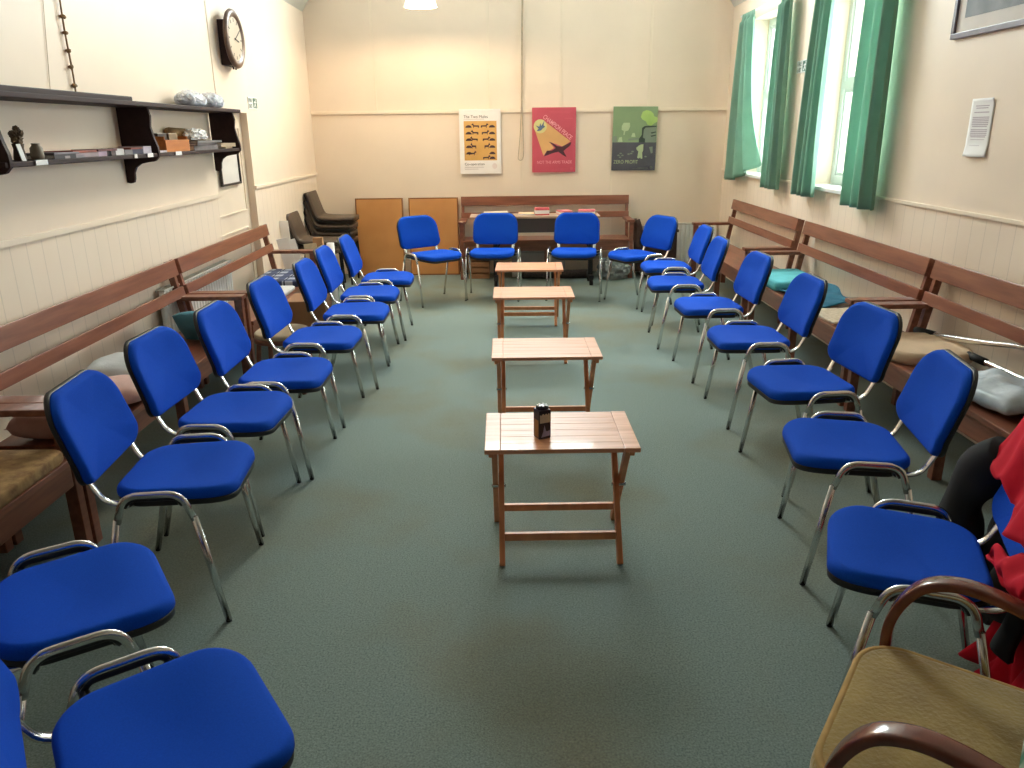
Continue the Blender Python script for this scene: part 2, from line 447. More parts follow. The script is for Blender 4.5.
# ------------------------------------------------------------------ blue stacking chairs
def seat_def(p):
    return Vector((p.x, p.y, p.z - .02 * max(0, (-.10 - p.y) / .14) ** 2 - .012 * math.exp(-((p.y - .02) / .09) ** 2) * (1 - (p.x / .25) ** 2) + .01 * (p.x / .22) ** 2))

def make_chair():
    t = root('stacking_chair', '', 'chair', group='blue stacking chairs round the room')
    out = [(x, y) for x, y in rrect(.455, .41, .11, 10, .93)]
    bm = BM(); pad(bm, out, .045, .022, seat_def)
    o = obj('seat', bm, M_blue, t, True); o.data.transform(Matrix.Translation((0, -.028, .487)))
    bm = BM(); pad(bm, [(x * .985, y * .985) for x, y in out], .022, .006, seat_def)
    s = obj('seat_shell', bm, M_black, o, True); s.data.transform(Matrix.Translation((0, -.028, .447)))
    # backrest: pad in xz, tilted and gently curved
    bo = []
    for cxx, cyy, rr_, a0 in ((.235 - .105, .146 - .105, .105, 0), (-.235 + .105, .146 - .105, .105, 90), (-.235 + .06, -.150 + .06, .06, 180), (.235 - .06, -.150 + .06, .06, 270)):
        for q in range(10):
            aa = R(a0 + 90 * q / 9); bo.append((cxx + rr_ * math.cos(aa), cyy + rr_ * math.sin(aa)))
    bo = [(x * (1 - .03 * (y / .3 + .5)), y + (.014 if y > 0 else -.012) * (1 - (x / .235) ** 2)) for x, y in bo]
    def bdef(p):
        x, zz, d = p.x, p.y, p.z
        y = .203 + (zz + .157) * .235 - d - .028 * (1 - (x / .235) ** 2) * 0 + .03 * (x / .235) ** 2 * -1 + .03 - .014 * math.exp(-((zz + .06) / .08) ** 2)
        return Vector((x, y, .667 + zz))
    bm = BM(); pad(bm, bo, .038, .024, bdef); b = obj('backrest', bm, M_blue, t, True)
    def bdef2(p): q = bdef(Vector((p.x * 1.012, p.y * 1.012, p.z - .03))); return q
    bm = BM(); pad(bm, bo, .018, .007, bdef2); obj('back_shell', bm, M_black, b, True)
    for s in (-1, 1):
        x = s * .262
        hoop = fillet([(x, -.115, .40), (x, -.082, .498), (x, .105, .498), (x, .135, .40)], .06, 7)
        bm = BM(); tube(bm, hoop, .0085, .0125, 12, (1, 0, 0)); obj('side_rail', bm, M_chrome, t, True)
        bm = BM(); tube(bm, fillet([(x - s * .004, -.082, .455), (x - s * .004, -.066, .482), (x - s * .004, .088, .482), (x - s * .004, .106, .455)], .03, 5), .006, .009, 8, (1, 0, 0)); obj('rail_insert', bm, M_black, t, True)
        for y0, y1, z1 in ((-.115, -.180, .40), (.135, .235, .40)):
            bm = BM(); tube(bm, [(x, y0, z1 + .012), (x + s * .004, y1, .006)], .0083, .0122, 12, (1, 0, 0)); l = obj('leg', bm, M_chrome, t, True)
            bm = BM(); lathe(bm, [(.008, 0), (.0105, .002), (.010, .008), (.008, .0095)], 12, (x + s * .004, y1, 0)); obj('foot_cap', bm, M_rubber, l, True)
        br = fillet([(s * .175, .03, .432), (s * .178, .196, .432), (s * .185, .234, .515), (s * .185, .272, .60)], .05, 6)
        bm = BM(); tube(bm, br, .008, .017, 10, (0, 0, 1)); obj('back_bracket', bm, M_chrome, t, True)
        bm = BM()
        for y in (-.075, .10):
            tube(bm, [(s * .252, y, .462), (s * .214, y, .450)], .012, .012, 8)
        obj('frame_bolt', bm, M_black, t, True)
    for y in (-.075, .10):
        bm = BM(); tube(bm, [(-.258, y, .462), (-.2, y, .437), (.2, y, .437), (.258, y, .462)], .009, .009, 8); obj('crossbar', bm, M_chrome, t, True)
    return t

ORD = ['first', 'second', 'third', 'fourth', 'fifth', 'sixth', 'seventh', 'eighth', 'ninth']
Lc = [(-1.037, 6.437, 90.8), (-1.077, 5.801, 90.4), (-1.065, 5.179, 90.3), (-1.137, 4.482, 88.1), (-1.164, 3.775, 89.7), (-1.231, 3.215, 87.7),
      (-1.201, 2.591, 95), (-1.165, 1.77, 124), (-.72, 1.27, 125)]
Bc = [(-.743, 7.734, 38.4), (-.153, 7.87, -5.1), (.669, 7.822, -9), (1.252, 7.563, -61.7)]
Rc = [(1.426, 6.862, -90.3), (1.348, 6.08, -92.3), (1.401, 5.236, -87.5), (1.42, 4.379, -90), (1.42, 3.535, -84.6), (1.311, 2.756, -99.8), (1.156, 1.954, -111.9)]
LABS = []
for i in range(9):
    LABS.append('blue fabric chair with chrome frame, %s from the back wall in the shelf-side row' % ORD[i])
LABS[7] = 'blue fabric chair turned inward beside the mottled bench cushion, shelf-side row'
LABS[8] = 'blue fabric chair turned furthest inward, last of the shelf-side row opposite the velvet armchair'
LABS[3] = 'blue fabric chair with chrome frame, fourth from the back wall in the shelf-side row'
LABB = ['blue fabric chair angled in front of the brown hardboard panels', 'blue fabric chair facing the small tables, beneath the white poster with a tan picture',
        'blue fabric chair facing the small tables, beneath the red and green posters', 'blue fabric chair angled inward before the dark brown low cupboard']
LABR = ['blue fabric chair with chrome frame, %s from the back wall in the window-side row' % ORD[i] for i in range(6)] + ['blue fabric chair with a red jacket and black coat hung over its back']
spots = [(c, l) for c, l in zip(Lc, LABS)] + [(c, l) for c, l in zip(Bc, LABB)] + [(c, l) for c, l in zip(Rc, LABR)]
chair0 = None
for (x, y, a), lab in spots:
    if chair0 is None:
        chair0 = make_chair(); chair0.location = (x, y, 0); chair0.rotation_euler = (0, 0, R(a)); chair0['label'] = lab
    else: dup(chair0, (x, y, 0), R(a), lab)

# ------------------------------------------------------------------ folding slatted tables
def make_table():
    t = root('folding_table', '', 'table', group='small folding tables down the middle')
    W, D, H = .585, .405, .5
    bm = BM()
    for s in (-1, 1): box(bm, (s * (W / 2 - .03), 0, H - .009), (.06, D, .018), .003)
    n = 6; ww = (D - .004) / n
    for i in range(n): box(bm, (0, -D / 2 + .002 + ww * (i + .5), H - .0095), (W - .1215, ww - .0012, .017), .0012)
    obj('tabletop', bm, M_table, t)
    for s in (-1, 1):
        bm = BM(); beam(bm, (s * .268, -.16, H - .034), (s * .268, .16, H - .034), .02, .03); obj('top_bearer', bm, M_tleg, t)
        bm = BM(); beam(bm, (s * .232, -.19, 0), (s * .232, .13, H - .03), .022, .034, (0, 1, .6)); obj('leg', bm, M_tleg, t)
        bm = BM(); beam(bm, (s * .256, .195, 0), (s * .256, -.13, H - .03), .022, .034, (0, 1, .6)); obj('leg', bm, M_tleg, t)
        bm = BM(); tube(bm, [(s * .215, -.008, .262), (s * .272, -.008, .262)], .007); obj('pivot_bolt', bm, M_steel, t, True)
    bm = BM(); beam(bm, (-.221, -.128, .097), (.221, -.128, .097), .02, .032); obj('stretcher', bm, M_tleg, t)
    bm = BM(); beam(bm, (-.245, .138, .09), (.245, .138, .09), .02, .03); obj('stretcher', bm, M_tleg, t)
    bm = BM(); beam(bm, (-.221, .10, H - .04), (.221, .10, H - .04), .02, .025); obj('stretcher', bm, M_tleg, t)
    return t
t0 = make_table()
TABS = [((.193, 2.872, 0), R(.4), 'slatted wooden folding table carrying the small black box'),
        ((.197, 4.108, 0), R(.3), 'slatted wooden folding table, second in line, behind the one with the black box'),
        ((.18, 5.65, 0), R(0), 'slatted wooden folding table, third in line from the black box'),
        ((.182, 6.80, 0), R(-1.5), 'slatted wooden folding table, last in line, before the back row of blue chairs')]
for i, (p, a, l) in enumerate(TABS):
    if i == 0: t0.location = p; t0.rotation_euler = (0, 0, a); t0['label'] = l
    else: dup(t0, p, a, l)
# small black carton on the front table
M_cart = mat('black_carton', (26, 22, 36), .3, vary=.2, scale=30)
M_cgold = mat('gold_print', (176, 128, 50), .4, vary=.15, scale=30)
M_ccream = mat('cream_print', (214, 200, 168), .5, vary=.1, scale=30)
M_cblue = mat('lilac_print', (170, 170, 200), .5, vary=.1, scale=30)
M_cwhite = mat('white_print', (246, 244, 240), .5, vary=.02, scale=30)
c = root('black_carton', 'small upright black box with gold, cream and lilac print on the front folding table', 'box', (.123, 2.797, .5), R(24))
bm = BM(); box(bm, (0, 0, .058), (.05, .05, .116), .003); b = obj('box_body', bm, M_cart, c)
bm = BM(); lathe(bm, [(.024, 0), (.026, .004), (.024, .012), (.012, .016), (0, .016)], 16, (0, 0, .116)); obj('cap', bm, M_cart, c, True)
def flat(par, name, pts, m, face='f', off=.0008):
    bm = BM()
    if face == 'f': prism(bm, pts, lambda x, z: (x, -.025, z), lambda x, z: (x, -.025 - off, z))
    elif face == 's': prism(bm, pts, lambda y, z: (-.025, y, z), lambda y, z: (-.025 - off, y, z))
    return obj(name, bm, m, par)
flat(b, 'cream_print', [(-.022, .066), (.022, .066), (.022, .098), (.015, .104), (.01, .097), (.004, .104), (-.002, .097), (-.008, .104), (-.015, .097), (-.022, .1)], M_ccream)
flat(b, 'mountain_print', [(-.016, .008), (.02, .012), (.021, .034), (.01, .03), (.004, .032), (-.003, .056), (-.008, .03)], M_cblue)
flat(b, 'gold_print', [(-.018, .006), (.018, .006), (.018, .075), (-.018, .075)], M_cgold, 's')
for k in range(7):
    a = k * .9; bm = BM(); box(bm, (.017 * math.cos(a), .017 * math.sin(a), .131), (.006, .008, .002)); obj('cap_mark', bm, M_cwhite, c)

# ------------------------------------------------------------------ wooden settle benches
def make_bench(label, hs=1.0):
    t = root('wooden_bench', label, 'bench', group='wooden benches along the walls')
    L = 1.98; h = L / 2
    Z = lambda z: z * hs
    def rail(y, z, hh, tilt, w=.024):
        bm = BM(); box(bm, (0, y, z), (L - .01, w, hh), .004, Matrix.Rotation(tilt, 4, 'X')); return obj('back_rail', bm, M_bench, t)
    rail(-.076, Z(.852), Z(.105), R(-10)); rail(-.106, Z(.688), Z(.07), R(-10))
    bm = BM(); box(bm, (0, -.315, Z(.435)), (L - .09, .39, .028), .005); obj('seat', bm, M_bench, t)
    bm = BM(); box(bm, (0, -.485, Z(.372)), (L - .12, .022, .098), .004); obj('seat_apron', bm, M_bench, t)
    for s in (-1, 1):
        x = s * (h - .025)
        bm = BM(); beam(bm, (x, -.128, Z(.40)), (x, -.040, Z(.895)), .034, .04, (0, 1, 0)); obj('back_post', bm, M_bench, t)
        bm = BM(); beam(bm, (x, -.135, 0), (x, -.128, Z(.42)), .045, .05, (0, 1, 0)); obj('leg', bm, M_bench, t)
        bm = BM(); beam(bm, (x, -.47, 0), (x, -.47, Z(.635)), .045, .05, (0, 1, 0)); obj('leg', bm, M_bench, t)
        bm = BM(); box(bm, (x - s * .012, -.31, Z(.65)), (.088, .40, .028), .006); obj('armrest', bm, M_bench, t)
        bm = BM(); beam(bm, (x, -.18, Z(.38)), (x, -.455, Z(.38)), .028, .09, (0, 0, 1)); obj('side_rail', bm, M_bench, t)
    bm = BM(); beam(bm, (0, -.46, 0), (0, -.46, Z(.33)), .045, .05, (0, 1, 0)); obj('leg', bm, M_bench, t)
    return t
HS = .955
bA = make_bench('brown wooden bench against the shelf wall holding pink and white pillows', HS)
bA.location = (XL, 4.03, 0); bA.rotation_euler = (0, 0, R(90))
dup(bA, (XL, 1.885, 0), R(90), 'brown wooden bench with a mottled gold-brown seat cushion, beside the inward turned chairs')
dup(bA, (XL, 6.05, 0), R(90), 'brown wooden bench before the radiator and low door, plaid cushion on its far end')
bR = make_bench('brown wooden bench beneath the far curtained window, bare seat')
bR.location = (XR, 7.59, 0); bR.rotation_euler = (0, 0, R(-90))
dup(bR, (XR, 5.46, 0), R(-90), 'brown wooden bench holding the turquoise cushion and blue cloth, window wall')
dup(bR, (XR, 3.43, 0), R(-90), 'brown wooden bench holding the beige cushion, chrome poles and a wrapped bundle')
dup(bR, (.437, YB, 0), 0, 'brown wooden bench along the back wall beneath the posters')

bA.location = (XL, 3.955, 0); bA.scale = (1.075, 1, 1)
SL, SR_ = .435 * HS + .0145, .4495     # seat tops
def cushion(name, lab, cat, size, loc, rot, m, seed=0, rough=.006, pinch=.12, grp=None):
    bm = BM(); pillow(bm, size[0], size[1], size[2], seed=seed, rough=rough, pinch=pinch)
    o = obj(name, bm, m, None, True); o.location = loc; o.rotation_euler = rot
    return tag(o, lab, cat, grp)
M_pink = mat('pale_pink_cotton', (232, 198, 190), .9, rgb2=(218, 180, 172), scale=8, bump=.2)
M_pale = mat('pale_blue_white_cotton', (208, 212, 214), .9, vary=.06, scale=8, bump=.2)
M_teal = mat('grey_teal_cotton', (84, 146, 168), .85, vary=.12, scale=8, bump=.15)
M_turq = mat('turquoise_cotton', (96, 190, 200), .85, vary=.08, scale=8, bump=.15)
M_bteal = mat('deep_teal_cloth', (34, 110, 138), .85, rgb2=(24, 92, 120), scale=9, bump=.15)
M_beige = mat('beige_cotton', (222, 194, 162), .9, vary=.06, scale=8, bump=.2)
M_mott = mat('mottled_gold_brown_tapestry', (190, 156, 104), .9, rgb2=(126, 92, 64), scale=16, detail=6, bump=.3, bscale=80)
cushion('pillow', 'pale pink pillow on the shelf-wall bench, at its armrest by the mottled cushion', 'pillow', (.34, .36, .15), (XL + .35, 3.10, SL), (0, 0, R(84)), M_pink, 3, .02)
cushion('pillow', 'pale bluish white pillow leaning on the wall behind the blue chairs', 'pillow', (.36, .36, .13), (XL + .27, 3.80, SL), (0, R(4), R(8)), M_pale, 5, .015)
cushion('pillow', 'pink folded pillow lying in front of the pale bluish white one', 'pillow', (.30, .30, .11), (XL + .37, 3.49, SL), (0, 0, R(12)), M_pink, 9, .02)
cushion('cushion', 'grey teal square cushion propped at the bench armrest behind the blue chairs', 'cushion', (.36, .36, .12), (XL + .40, 4.60, SL + .03), (R(-42), 0, R(6)), M_teal, 2, .008)
bm = BM(); pad(bm, rrect(.42, 1.55, .05, 6), .045, .02); o = obj('seat_cushion', bm, M_mott, None, True); o.location = (XL + .295, 2.03, SL + .045)
tag(o, 'mottled gold-brown flat seat cushion on the bench beside the inward turned chairs', 'cushion')
# plaid cushion on the third shelf-side bench
def plaid_mat():
    m = bpy.data.materials.new('navy_plaid_wool'); m.use_nodes = True
    nt = m.node_tree; N = nt.nodes; L = nt.links; b = N['Principled BSDF']; b.inputs['Roughness'].default_value = .9
    tc = N.new('ShaderNodeTexCoord'); sp = N.new('ShaderNodeSeparateXYZ'); L.new(tc.outputs['Object'], sp.inputs[0])
    def st(o, p, w, ph=0):
        a = N.new('ShaderNodeMath'); a.operation = 'MULTIPLY_ADD'; a.inputs[1].default_value = 1 / p; a.inputs[2].default_value = 20 + ph; L.new(o, a.inputs[0])
        f = N.new('ShaderNodeMath'); f.operation = 'FRACT'; L.new(a.outputs[0], f.inputs[0])
        g = N.new('ShaderNodeMath'); g.operation = 'LESS_THAN'; g.inputs[1].default_value = w; L.new(f.outputs[0], g.inputs[0]); return g.outputs[0]
    def mx(f, a, c):
        x = N.new('ShaderNodeMix'); x.data_type = 'RGBA'; L.new(f, x.inputs['Factor'])
        if isinstance(a, tuple): x.inputs['A'].default_value = a
        else: L.new(a, x.inputs['A'])
        x.inputs['B'].default_value = c; return x.outputs['Result']
    c = mx(st(sp.outputs['X'], .15, .42), lin((168, 176, 192)), lin((58, 72, 108)))
    c = mx(st(sp.outputs['Y'], .15, .42), c, lin((46, 58, 92)))
    c = mx(st(sp.outputs['X'], .15, .08, .5), c, lin((30, 34, 60))); c = mx(st(sp.outputs['Y'], .15, .08, .5), c, lin((30, 34, 60)))
    L.new(c, b.inputs['Base Color']); return m
bm = BM(); pad(bm, rrect(.40, .62, .03, 5), .05, .015); o = obj('plaid_cushion', bm, plaid_mat(), None, True); o.location = (XL + .31, 6.62, SL + .05); tag(o, 'navy and grey plaid cushion on the bench by the paper crate', 'cushion')
bm = BM(); pad(bm, rrect(.3, .42, .04, 5), .03, .012); o = obj('seat_pad', bm, M_pale, None, True); o.location = (XL + .36, 6.02, SL + .03); tag(o, 'pale flat seat pad beside the plaid cushion', 'cushion')
# window-side bench cushions
bm = BM(); pad(bm, rrect(.40, .60, .04, 6), .075, .03); o = obj('turquoise_cushion', bm, M_turq, None, True); o.location = (XR - .31, 6.09, SR_ + .075); o.rotation_euler = (0, 0, R(2)); tag(o, 'turquoise seat cushion on the window-wall bench', 'cushion')
def bt(u, v):
    x = XR - .13 - .36 * u; y = 5.80 - .66 * v
    z = SR_ + .014 + .05 * max(0, 1 - 1.4 * u) * (1 - v * .5) + .012 * abs(math.sin(7 * u + 5 * v)) + .01 * noise.noise(Vector((u * 5, v * 5, 1)))
    return (x + .03 * math.sin(v * 7), y + .05 * math.sin(u * 4), max(z, SR_ + .004))
o = sheet('folded_cloth', bt, 24, 28, M_bteal, None, .006); tag(o, 'deep teal blue cloth spread on the bench beside the turquoise cushion', 'cloth')
bm = BM(); pad(bm, rrect(.34, .40, .02, 5), .02, .008); o = obj('seat_pad', bm, mat('cream_knit', (222, 206, 184), .9, rgb2=(190, 170, 144), scale=40, bump=.3), None, True); o.location = (XR - .33, 4.93, SR_ + .02); o.rotation_euler = (0, 0, R(4)); tag(o, 'cream flat seat pad on the bench between the blue cloth and the armrest', 'cushion')
bm = BM(); pad(bm, rrect(.44, .50, .14, 8), .065, .03); o = obj('beige_cushion', bm, M_beige, None, True); o.location = (XR - .285, 4.06, SR_ + .065); o.rotation_euler = (0, 0, R(-6)); tag(o, 'beige rounded cushion on the bench by the chrome poles', 'cushion')
# chrome poles
def pole(lab, pts, r, tips):
    t = root('chrome_pole', lab, 'pole', group='chrome poles on the bench')
    bm = BM(); tube(bm, smooth_path(pts, 8), r, r, 10); obj('pole_tube', bm, M_chrome, t, True)
    a, b = Vector(pts[0]), Vector(pts[1]); d = (b - a).normalized()
    bm = BM(); tube(bm, [a - d * .02, a + d * tips], r * 1.35, r * 1.35, 10); obj('pole_grip', bm, M_rubber, t, True)
    return t
pole('long bent chrome pole lying along the wall behind the beige cushion', [(2.375, 4.36, SR_ + .055), (2.395, 4.18, SR_ + .07), (2.415, 3.78, SR_ + .135), (2.42, 3.52, SR_ + .185), (2.42, 2.9, SR_ + .29)], .015, .14)
pole('straight chrome pole lying between the beige cushion and the wrapped bundle', [(2.385, 3.84, SR_ + .05), (2.395, 3.66, SR_ + .05), (2.41, 3.3, SR_ + .05), (2.42, 2.9, SR_ + .05)], .015, .12)
bm = BM(); pillow(bm, .34, .52, .115, seed=4, rough=.035, pinch=.2, n=22)
o = obj('wrapped_bundle', bm, mat('milky_plastic_wrap', (206, 216, 224), .25, rgb2=(158, 172, 184), scale=9, bump=.5, bscale=14), None, True); o.location = (XR - .325, 3.26, SR_); o.rotation_euler = (0, 0, R(5)); tag(o, 'pale blue-grey plastic wrapped bundle on the bench seat', 'bundle')

# ------------------------------------------------------------------ olive velvet armchair
ac = root('velvet_armchair', 'olive gold velvet armchair with bentwood mahogany arms, opposite the table with the black box', 'armchair', (.955, 1.222, 0), R(-125.5))
# local: front -y, seat 0.55 wide
so = [(x, y - .015) for x, y in rrect(.54, .585, .10, 9, .94)]
def adef(p): return Vector((p.x, p.y, p.z + .018 * math.exp(-(p.x / .2) ** 2 - (p.y / .22) ** 2)))
bm = BM(); pad(bm, so, .13, .03, adef, 8); o = obj('seat', bm, M_gold, ac, True); o.data.transform(Matrix.Translation((0, 0, .445)))
ring = [(x * .955, y * .955, .437) for x, y in so]; bm = BM(); tube(bm, ring + ring[:2], .010, .010, 8, (0, 0, 1)); obj('seat_piping', bm, M_piping, o, True)
bm = BM(); pad(bm, rrect(.50, .56, .06, 6), .11, .04, lambda p: Vector((p.x, .27 - p.z + (p.y + .28) * .32, .70 + p.y))); obj('backrest', bm, M_gold, ac, True)
for s in (-1, 1):
    x = s * .283
    pa = [(x, -.195, .0), (x, -.235, .25), (x, -.255, .43), (x, -.245, .525), (x, -.20, .605), (x, -.135, .636), (x, -.06, .634), (x, .03, .612), (x, .16, .580), (x, .30, .545), (x, .38, .50)]
    bm = BM(); tube(bm, smooth_path(pa, 7), .0125, .0235, 20, (0, 1, 0), pw=.42); a = obj('armrest', bm, M_arm, ac, True)
    bm = BM(); beam(bm, (x - s * .03, .27, 0), (x - s * .03, .40, .60), .035, .04, (0, 1, 0)); obj('leg', bm, M_arm, ac)
    bm = BM(); beam(bm, (x - s * .03, -.22, .31), (x - s * .03, .30, .31), .03, .06, (0, 0, 1)); obj('side_rail', bm, M_arm, ac)
bm = BM(); beam(bm, (-.255, -.235, .31), (.255, -.235, .31), .03, .05, (0, 0, 1)); obj('front_rail', bm, M_arm, ac)
M_knit = mat('green_white_knit', (206, 206, 190), .95, rgb2=(70, 120, 92), scale=22, detail=2, bump=.5, bscale=70)
bm = BM(); pillow(bm, .40, .30, .14, seed=6, rough=.015); o = obj('knitted_cushion', bm, M_knit, None, True)
o.location = (1.085, 1.09, .462); o.rotation_euler = (0, 0, R(-130)); tag(o, 'green and white knitted cushion on the olive velvet armchair', 'cushion')

# ------------------------------------------------------------------ jacket and coat on the last window-side chair
cx, cy, ca = Rc[6]
jr = root('red_jacket', 'bright red jacket draped over the back of the blue chair beside the velvet armchair', 'jacket', (cx, cy, 0), R(ca))
def lerp(tab, x):
    for (x0, y0), (x1, y1) in zip(tab, tab[1:]):
        if x <= x1: return y0 + (y1 - y0) * max(0, (x - x0)) / (x1 - x0)
    return tab[-1][1]
def jf(u, v):       # over the top of the backrest, front flap with a pointed corner
    x = -.255 + .60 * u
    zf = lerp([(0, .702), (.08, .682), (.2, .668), (.27, .69), (.36, .645), (.48, .66), (.6, .62), (.75, .64), (1, .60)], u)
    top = .852 + .006 * math.sin(u * 9) + .008 * math.sin(u * 23)
    fold = .012 * math.sin(u * 15 + 1) + .003 * math.sin(u * 37 + v * 6)
    if v < .5:
        t = v / .5; z = zf + (top - zf) * t; y = .200 + .062 * t ** .75 - .014 * (1 - t) * math.sin(u * 12 + .5)
    else:
        t = (v - .5) / .5; z = top - (top - .66) * t ** 2.2; y = .262 + .135 * math.sin(t * PI / 2) ** .8
    k = 1 if v < .5 else 1 - (v - .5) * 1.2
    return (x - .028 * max(0, 1 - 3 * u) * (1 - v), y + fold * k, z)
sheet('collar_and_shoulders', jf, 64, 30, M_red, jr, .008)
def jb(u, v):
    x = -.17 + .50 * u - .05 * v * (1 - u); z = .80 - .785 * v
    y = .400 - .135 * v ** 1.3 + (.020 * math.sin(u * 24 + v * 3) + .010 * math.sin(u * 51 - v * 7)) * (.4 + v) + .01 * noise.noise(Vector((u * 6, v * 6, 2)))
    return (x - .04 * max(0, v - .85) / .15 * (1 - u), y - .03 * max(0, v - .88) / .12, max(.006, z + .02 * math.sin(u * 9) * v))
sheet('jacket_body', jb, 56, 40, M_red, jr, .010)
def js(u, v):       # empty sleeve hanging in a flat fold with a pointed cuff
    p = [(.34, .21, .60), (.24, .20, .565), (.14, .195, .535), (.02, .195, .515)]
    k = min(2.999, u * 3); i = int(k); q = Vector(p[i]).lerp(Vector(p[i + 1]), k - i)
    w = lerp([(0, .06), (.7, .045), (.9, .03), (1, .008)], u)
    return (q.x - .02 * v * u, q.y + .016 * math.sin(v * 6 + u * 5) - .012 * math.sin(v * PI), q.z + w * (1 - 2 * v) + .012 * math.sin(u * 17))
sheet('sleeve', js, 24, 12, M_red, jr, .014)
cr = root('black_coat', 'black coat hanging behind the blue chair, next to the red jacket', 'coat', (cx, cy, 0), R(ca))
def cf(u, v):
    x = -.44 + .52 * u + .06 * (1 - v) * (1 - u)
    bot = lerp([(0, .16), (.12, .10), (.35, .12), (.40, .20), (.7, .24), (1, .22)], u); z = .70 - (.70 - bot) * v
    y = .345 - .085 * v + .022 * math.sin(u * 17 + v * 2) + .015 * noise.noise(Vector((u * 5, v * 5, 7))) - .05 * (1 - u) * math.sin(v * PI)
    return (x, y, z)
sheet('coat_body', cf, 48, 30, M_coat, cr, .02)
bm = BM(); tube(bm, smooth_path([(-.27, .24, .70), (-.335, .19, .60), (-.370, .165, .49), (-.365, .17, .40), (-.34, .20, .32), (-.32, .23, .24)], 6), lambda t: (.060 + .020 * math.sin(t * 7 + .4) ** 2, .05 + .012 * math.sin(t * 15)), seg=16); obj('coat_sleeve', bm, M_coat, cr, True)

# ------------------------------------------------------------------ curtains and rods
def curtain(lab, top, bot, side, name='green_curtain', hem=None):
    """top=(y0,y1), bot=(y0,y1) along the wall; pleats out of the wall"""
    def f(u, v):
        s = v ** .8
        y = (top[0] + (top[1] - top[0]) * u) * (1 - s) + (bot[0] + (bot[1] - bot[0]) * u) * s
        z = 2.735 - (2.735 - 1.10) * v
        amp = .026 + .012 * v
        x = XR - .10 + amp * math.sin(u * PI * 7.0 + .6 * math.sin(v * 3)) + .008 * math.sin(u * 31)
        if v < .05: x = XR - .085 + .010 * math.sin(u * PI * 14)
        if hem: x, y, z = hem(u, v, x, y, z)
        return (x, y, z)
    o = sheet(name, f, 70, 40, M_curtain, None, .003)
    return tag(o, lab, 'curtain', 'green curtains at the windows')
def hem1(u, v, x, y, z):
    k = max(0, (v - .25) / .75) * max(0, (.62 - (1 - u)) / .62 if u > .38 else 0)
    return (x + .11 * k * k, y, z + .20 * max(0, v - .55) / .45 * max(0, (u - .35) / .65) ** 1.4)
curtain('green curtain swept over the sill, far side of the window next to the back corner', (8.72, 8.30), (8.95, 7.98), 1, hem=hem1)
curtain('green curtain hanging straight just past the small wall sign, window by the corner', (7.52, 7.24), (7.60, 7.17), 1)
curtain('green curtain hanging between the small wall sign and the nearer window', (6.62, 6.30), (6.77, 6.33), 1)
curtain('green curtain on the side nearest the white notice, nearer window', (5.75, 5.27), (5.77, 5.25), 1)
for lab, a, b in (('white curtain rail above the window by the back corner', 7.28, 8.80), ('white curtain rail above the window nearer the notice', 5.15, 6.72)):
    t = root('curtain_rail', lab, 'curtain rail', (0, 0, 0), 0, 'curtain rails')
    bm = BM(); tube(bm, [(XR - .075, a, 2.728), (XR - .075, b, 2.728)], .009, .009, 8); obj('rod', bm, M_white, t, True)
    for y in (a + .03, b - .03):
        bm = BM(); beam(bm, (XR, y, 2.728), (XR - .085, y, 2.728), .018, .022); obj('rail_bracket', bm, M_white, t)

# ------------------------------------------------------------------ wall shelf
sh = root('wall_shelf', 'long dark stained wooden wall shelf with scrolled brackets', 'shelf', (XL, 0, 0))
SY0, SY1 = 3.27, 6.19; SD = .21; ZT, ZB = 1.805, 1.53
bm = BM(); box(bm, (SD / 2 + .008, (SY0 + SY1) / 2 - .01, ZT - .012), (SD + .016, SY1 - SY0 + .06, .024), .004); obj('shelf_board', bm, M_dark, sh)
bm = BM(); box(bm, (SD / 2 - .004, (SY0 + SY1) / 2, ZB - .011), (SD - .008, SY1 - SY0, .022), .004); obj('shelf_board', bm, M_dark, sh)
scroll = [(0, ZT - .024), (SD - .035, ZT - .024), (SD - .022, ZT - .07), (SD - .03, ZT - .13), (SD - .018, ZT - .19), (SD - .002, ZB + .03), (SD, ZB - .005), (SD - .002, ZB - .02)]
scroll += [(SD - .012 - .03 * (1 - math.cos(a)), ZB - .02 - .028 * math.sin(a)) for a in (.5, 1.0, 1.5)]
scroll += [(.135, ZB - .052), (.095, ZB - .06), (.065, ZB - .08), (.05, ZB - .11), (.047, ZB - .145), (.04, ZB - .165), (.02, ZB - .17), (0, ZB - .165)]
for y in (SY0 + .03, 4.72, SY1 - .02):
    bm = BM(); prism(bm, scroll, lambda x, z: (x, y - .011, z), lambda x, z: (x, y + .011, z)); obj('side_panel', bm, M_dark, sh)
for y, w in ((3.52, .09), (4.42, .03), (4.60, .07), (5.0, .09)):
    bm = BM(); box(bm, (SD - .004 + .001, y, ZB - .009), (.003, w, .022)); obj('label_card', bm, M_paper, sh)

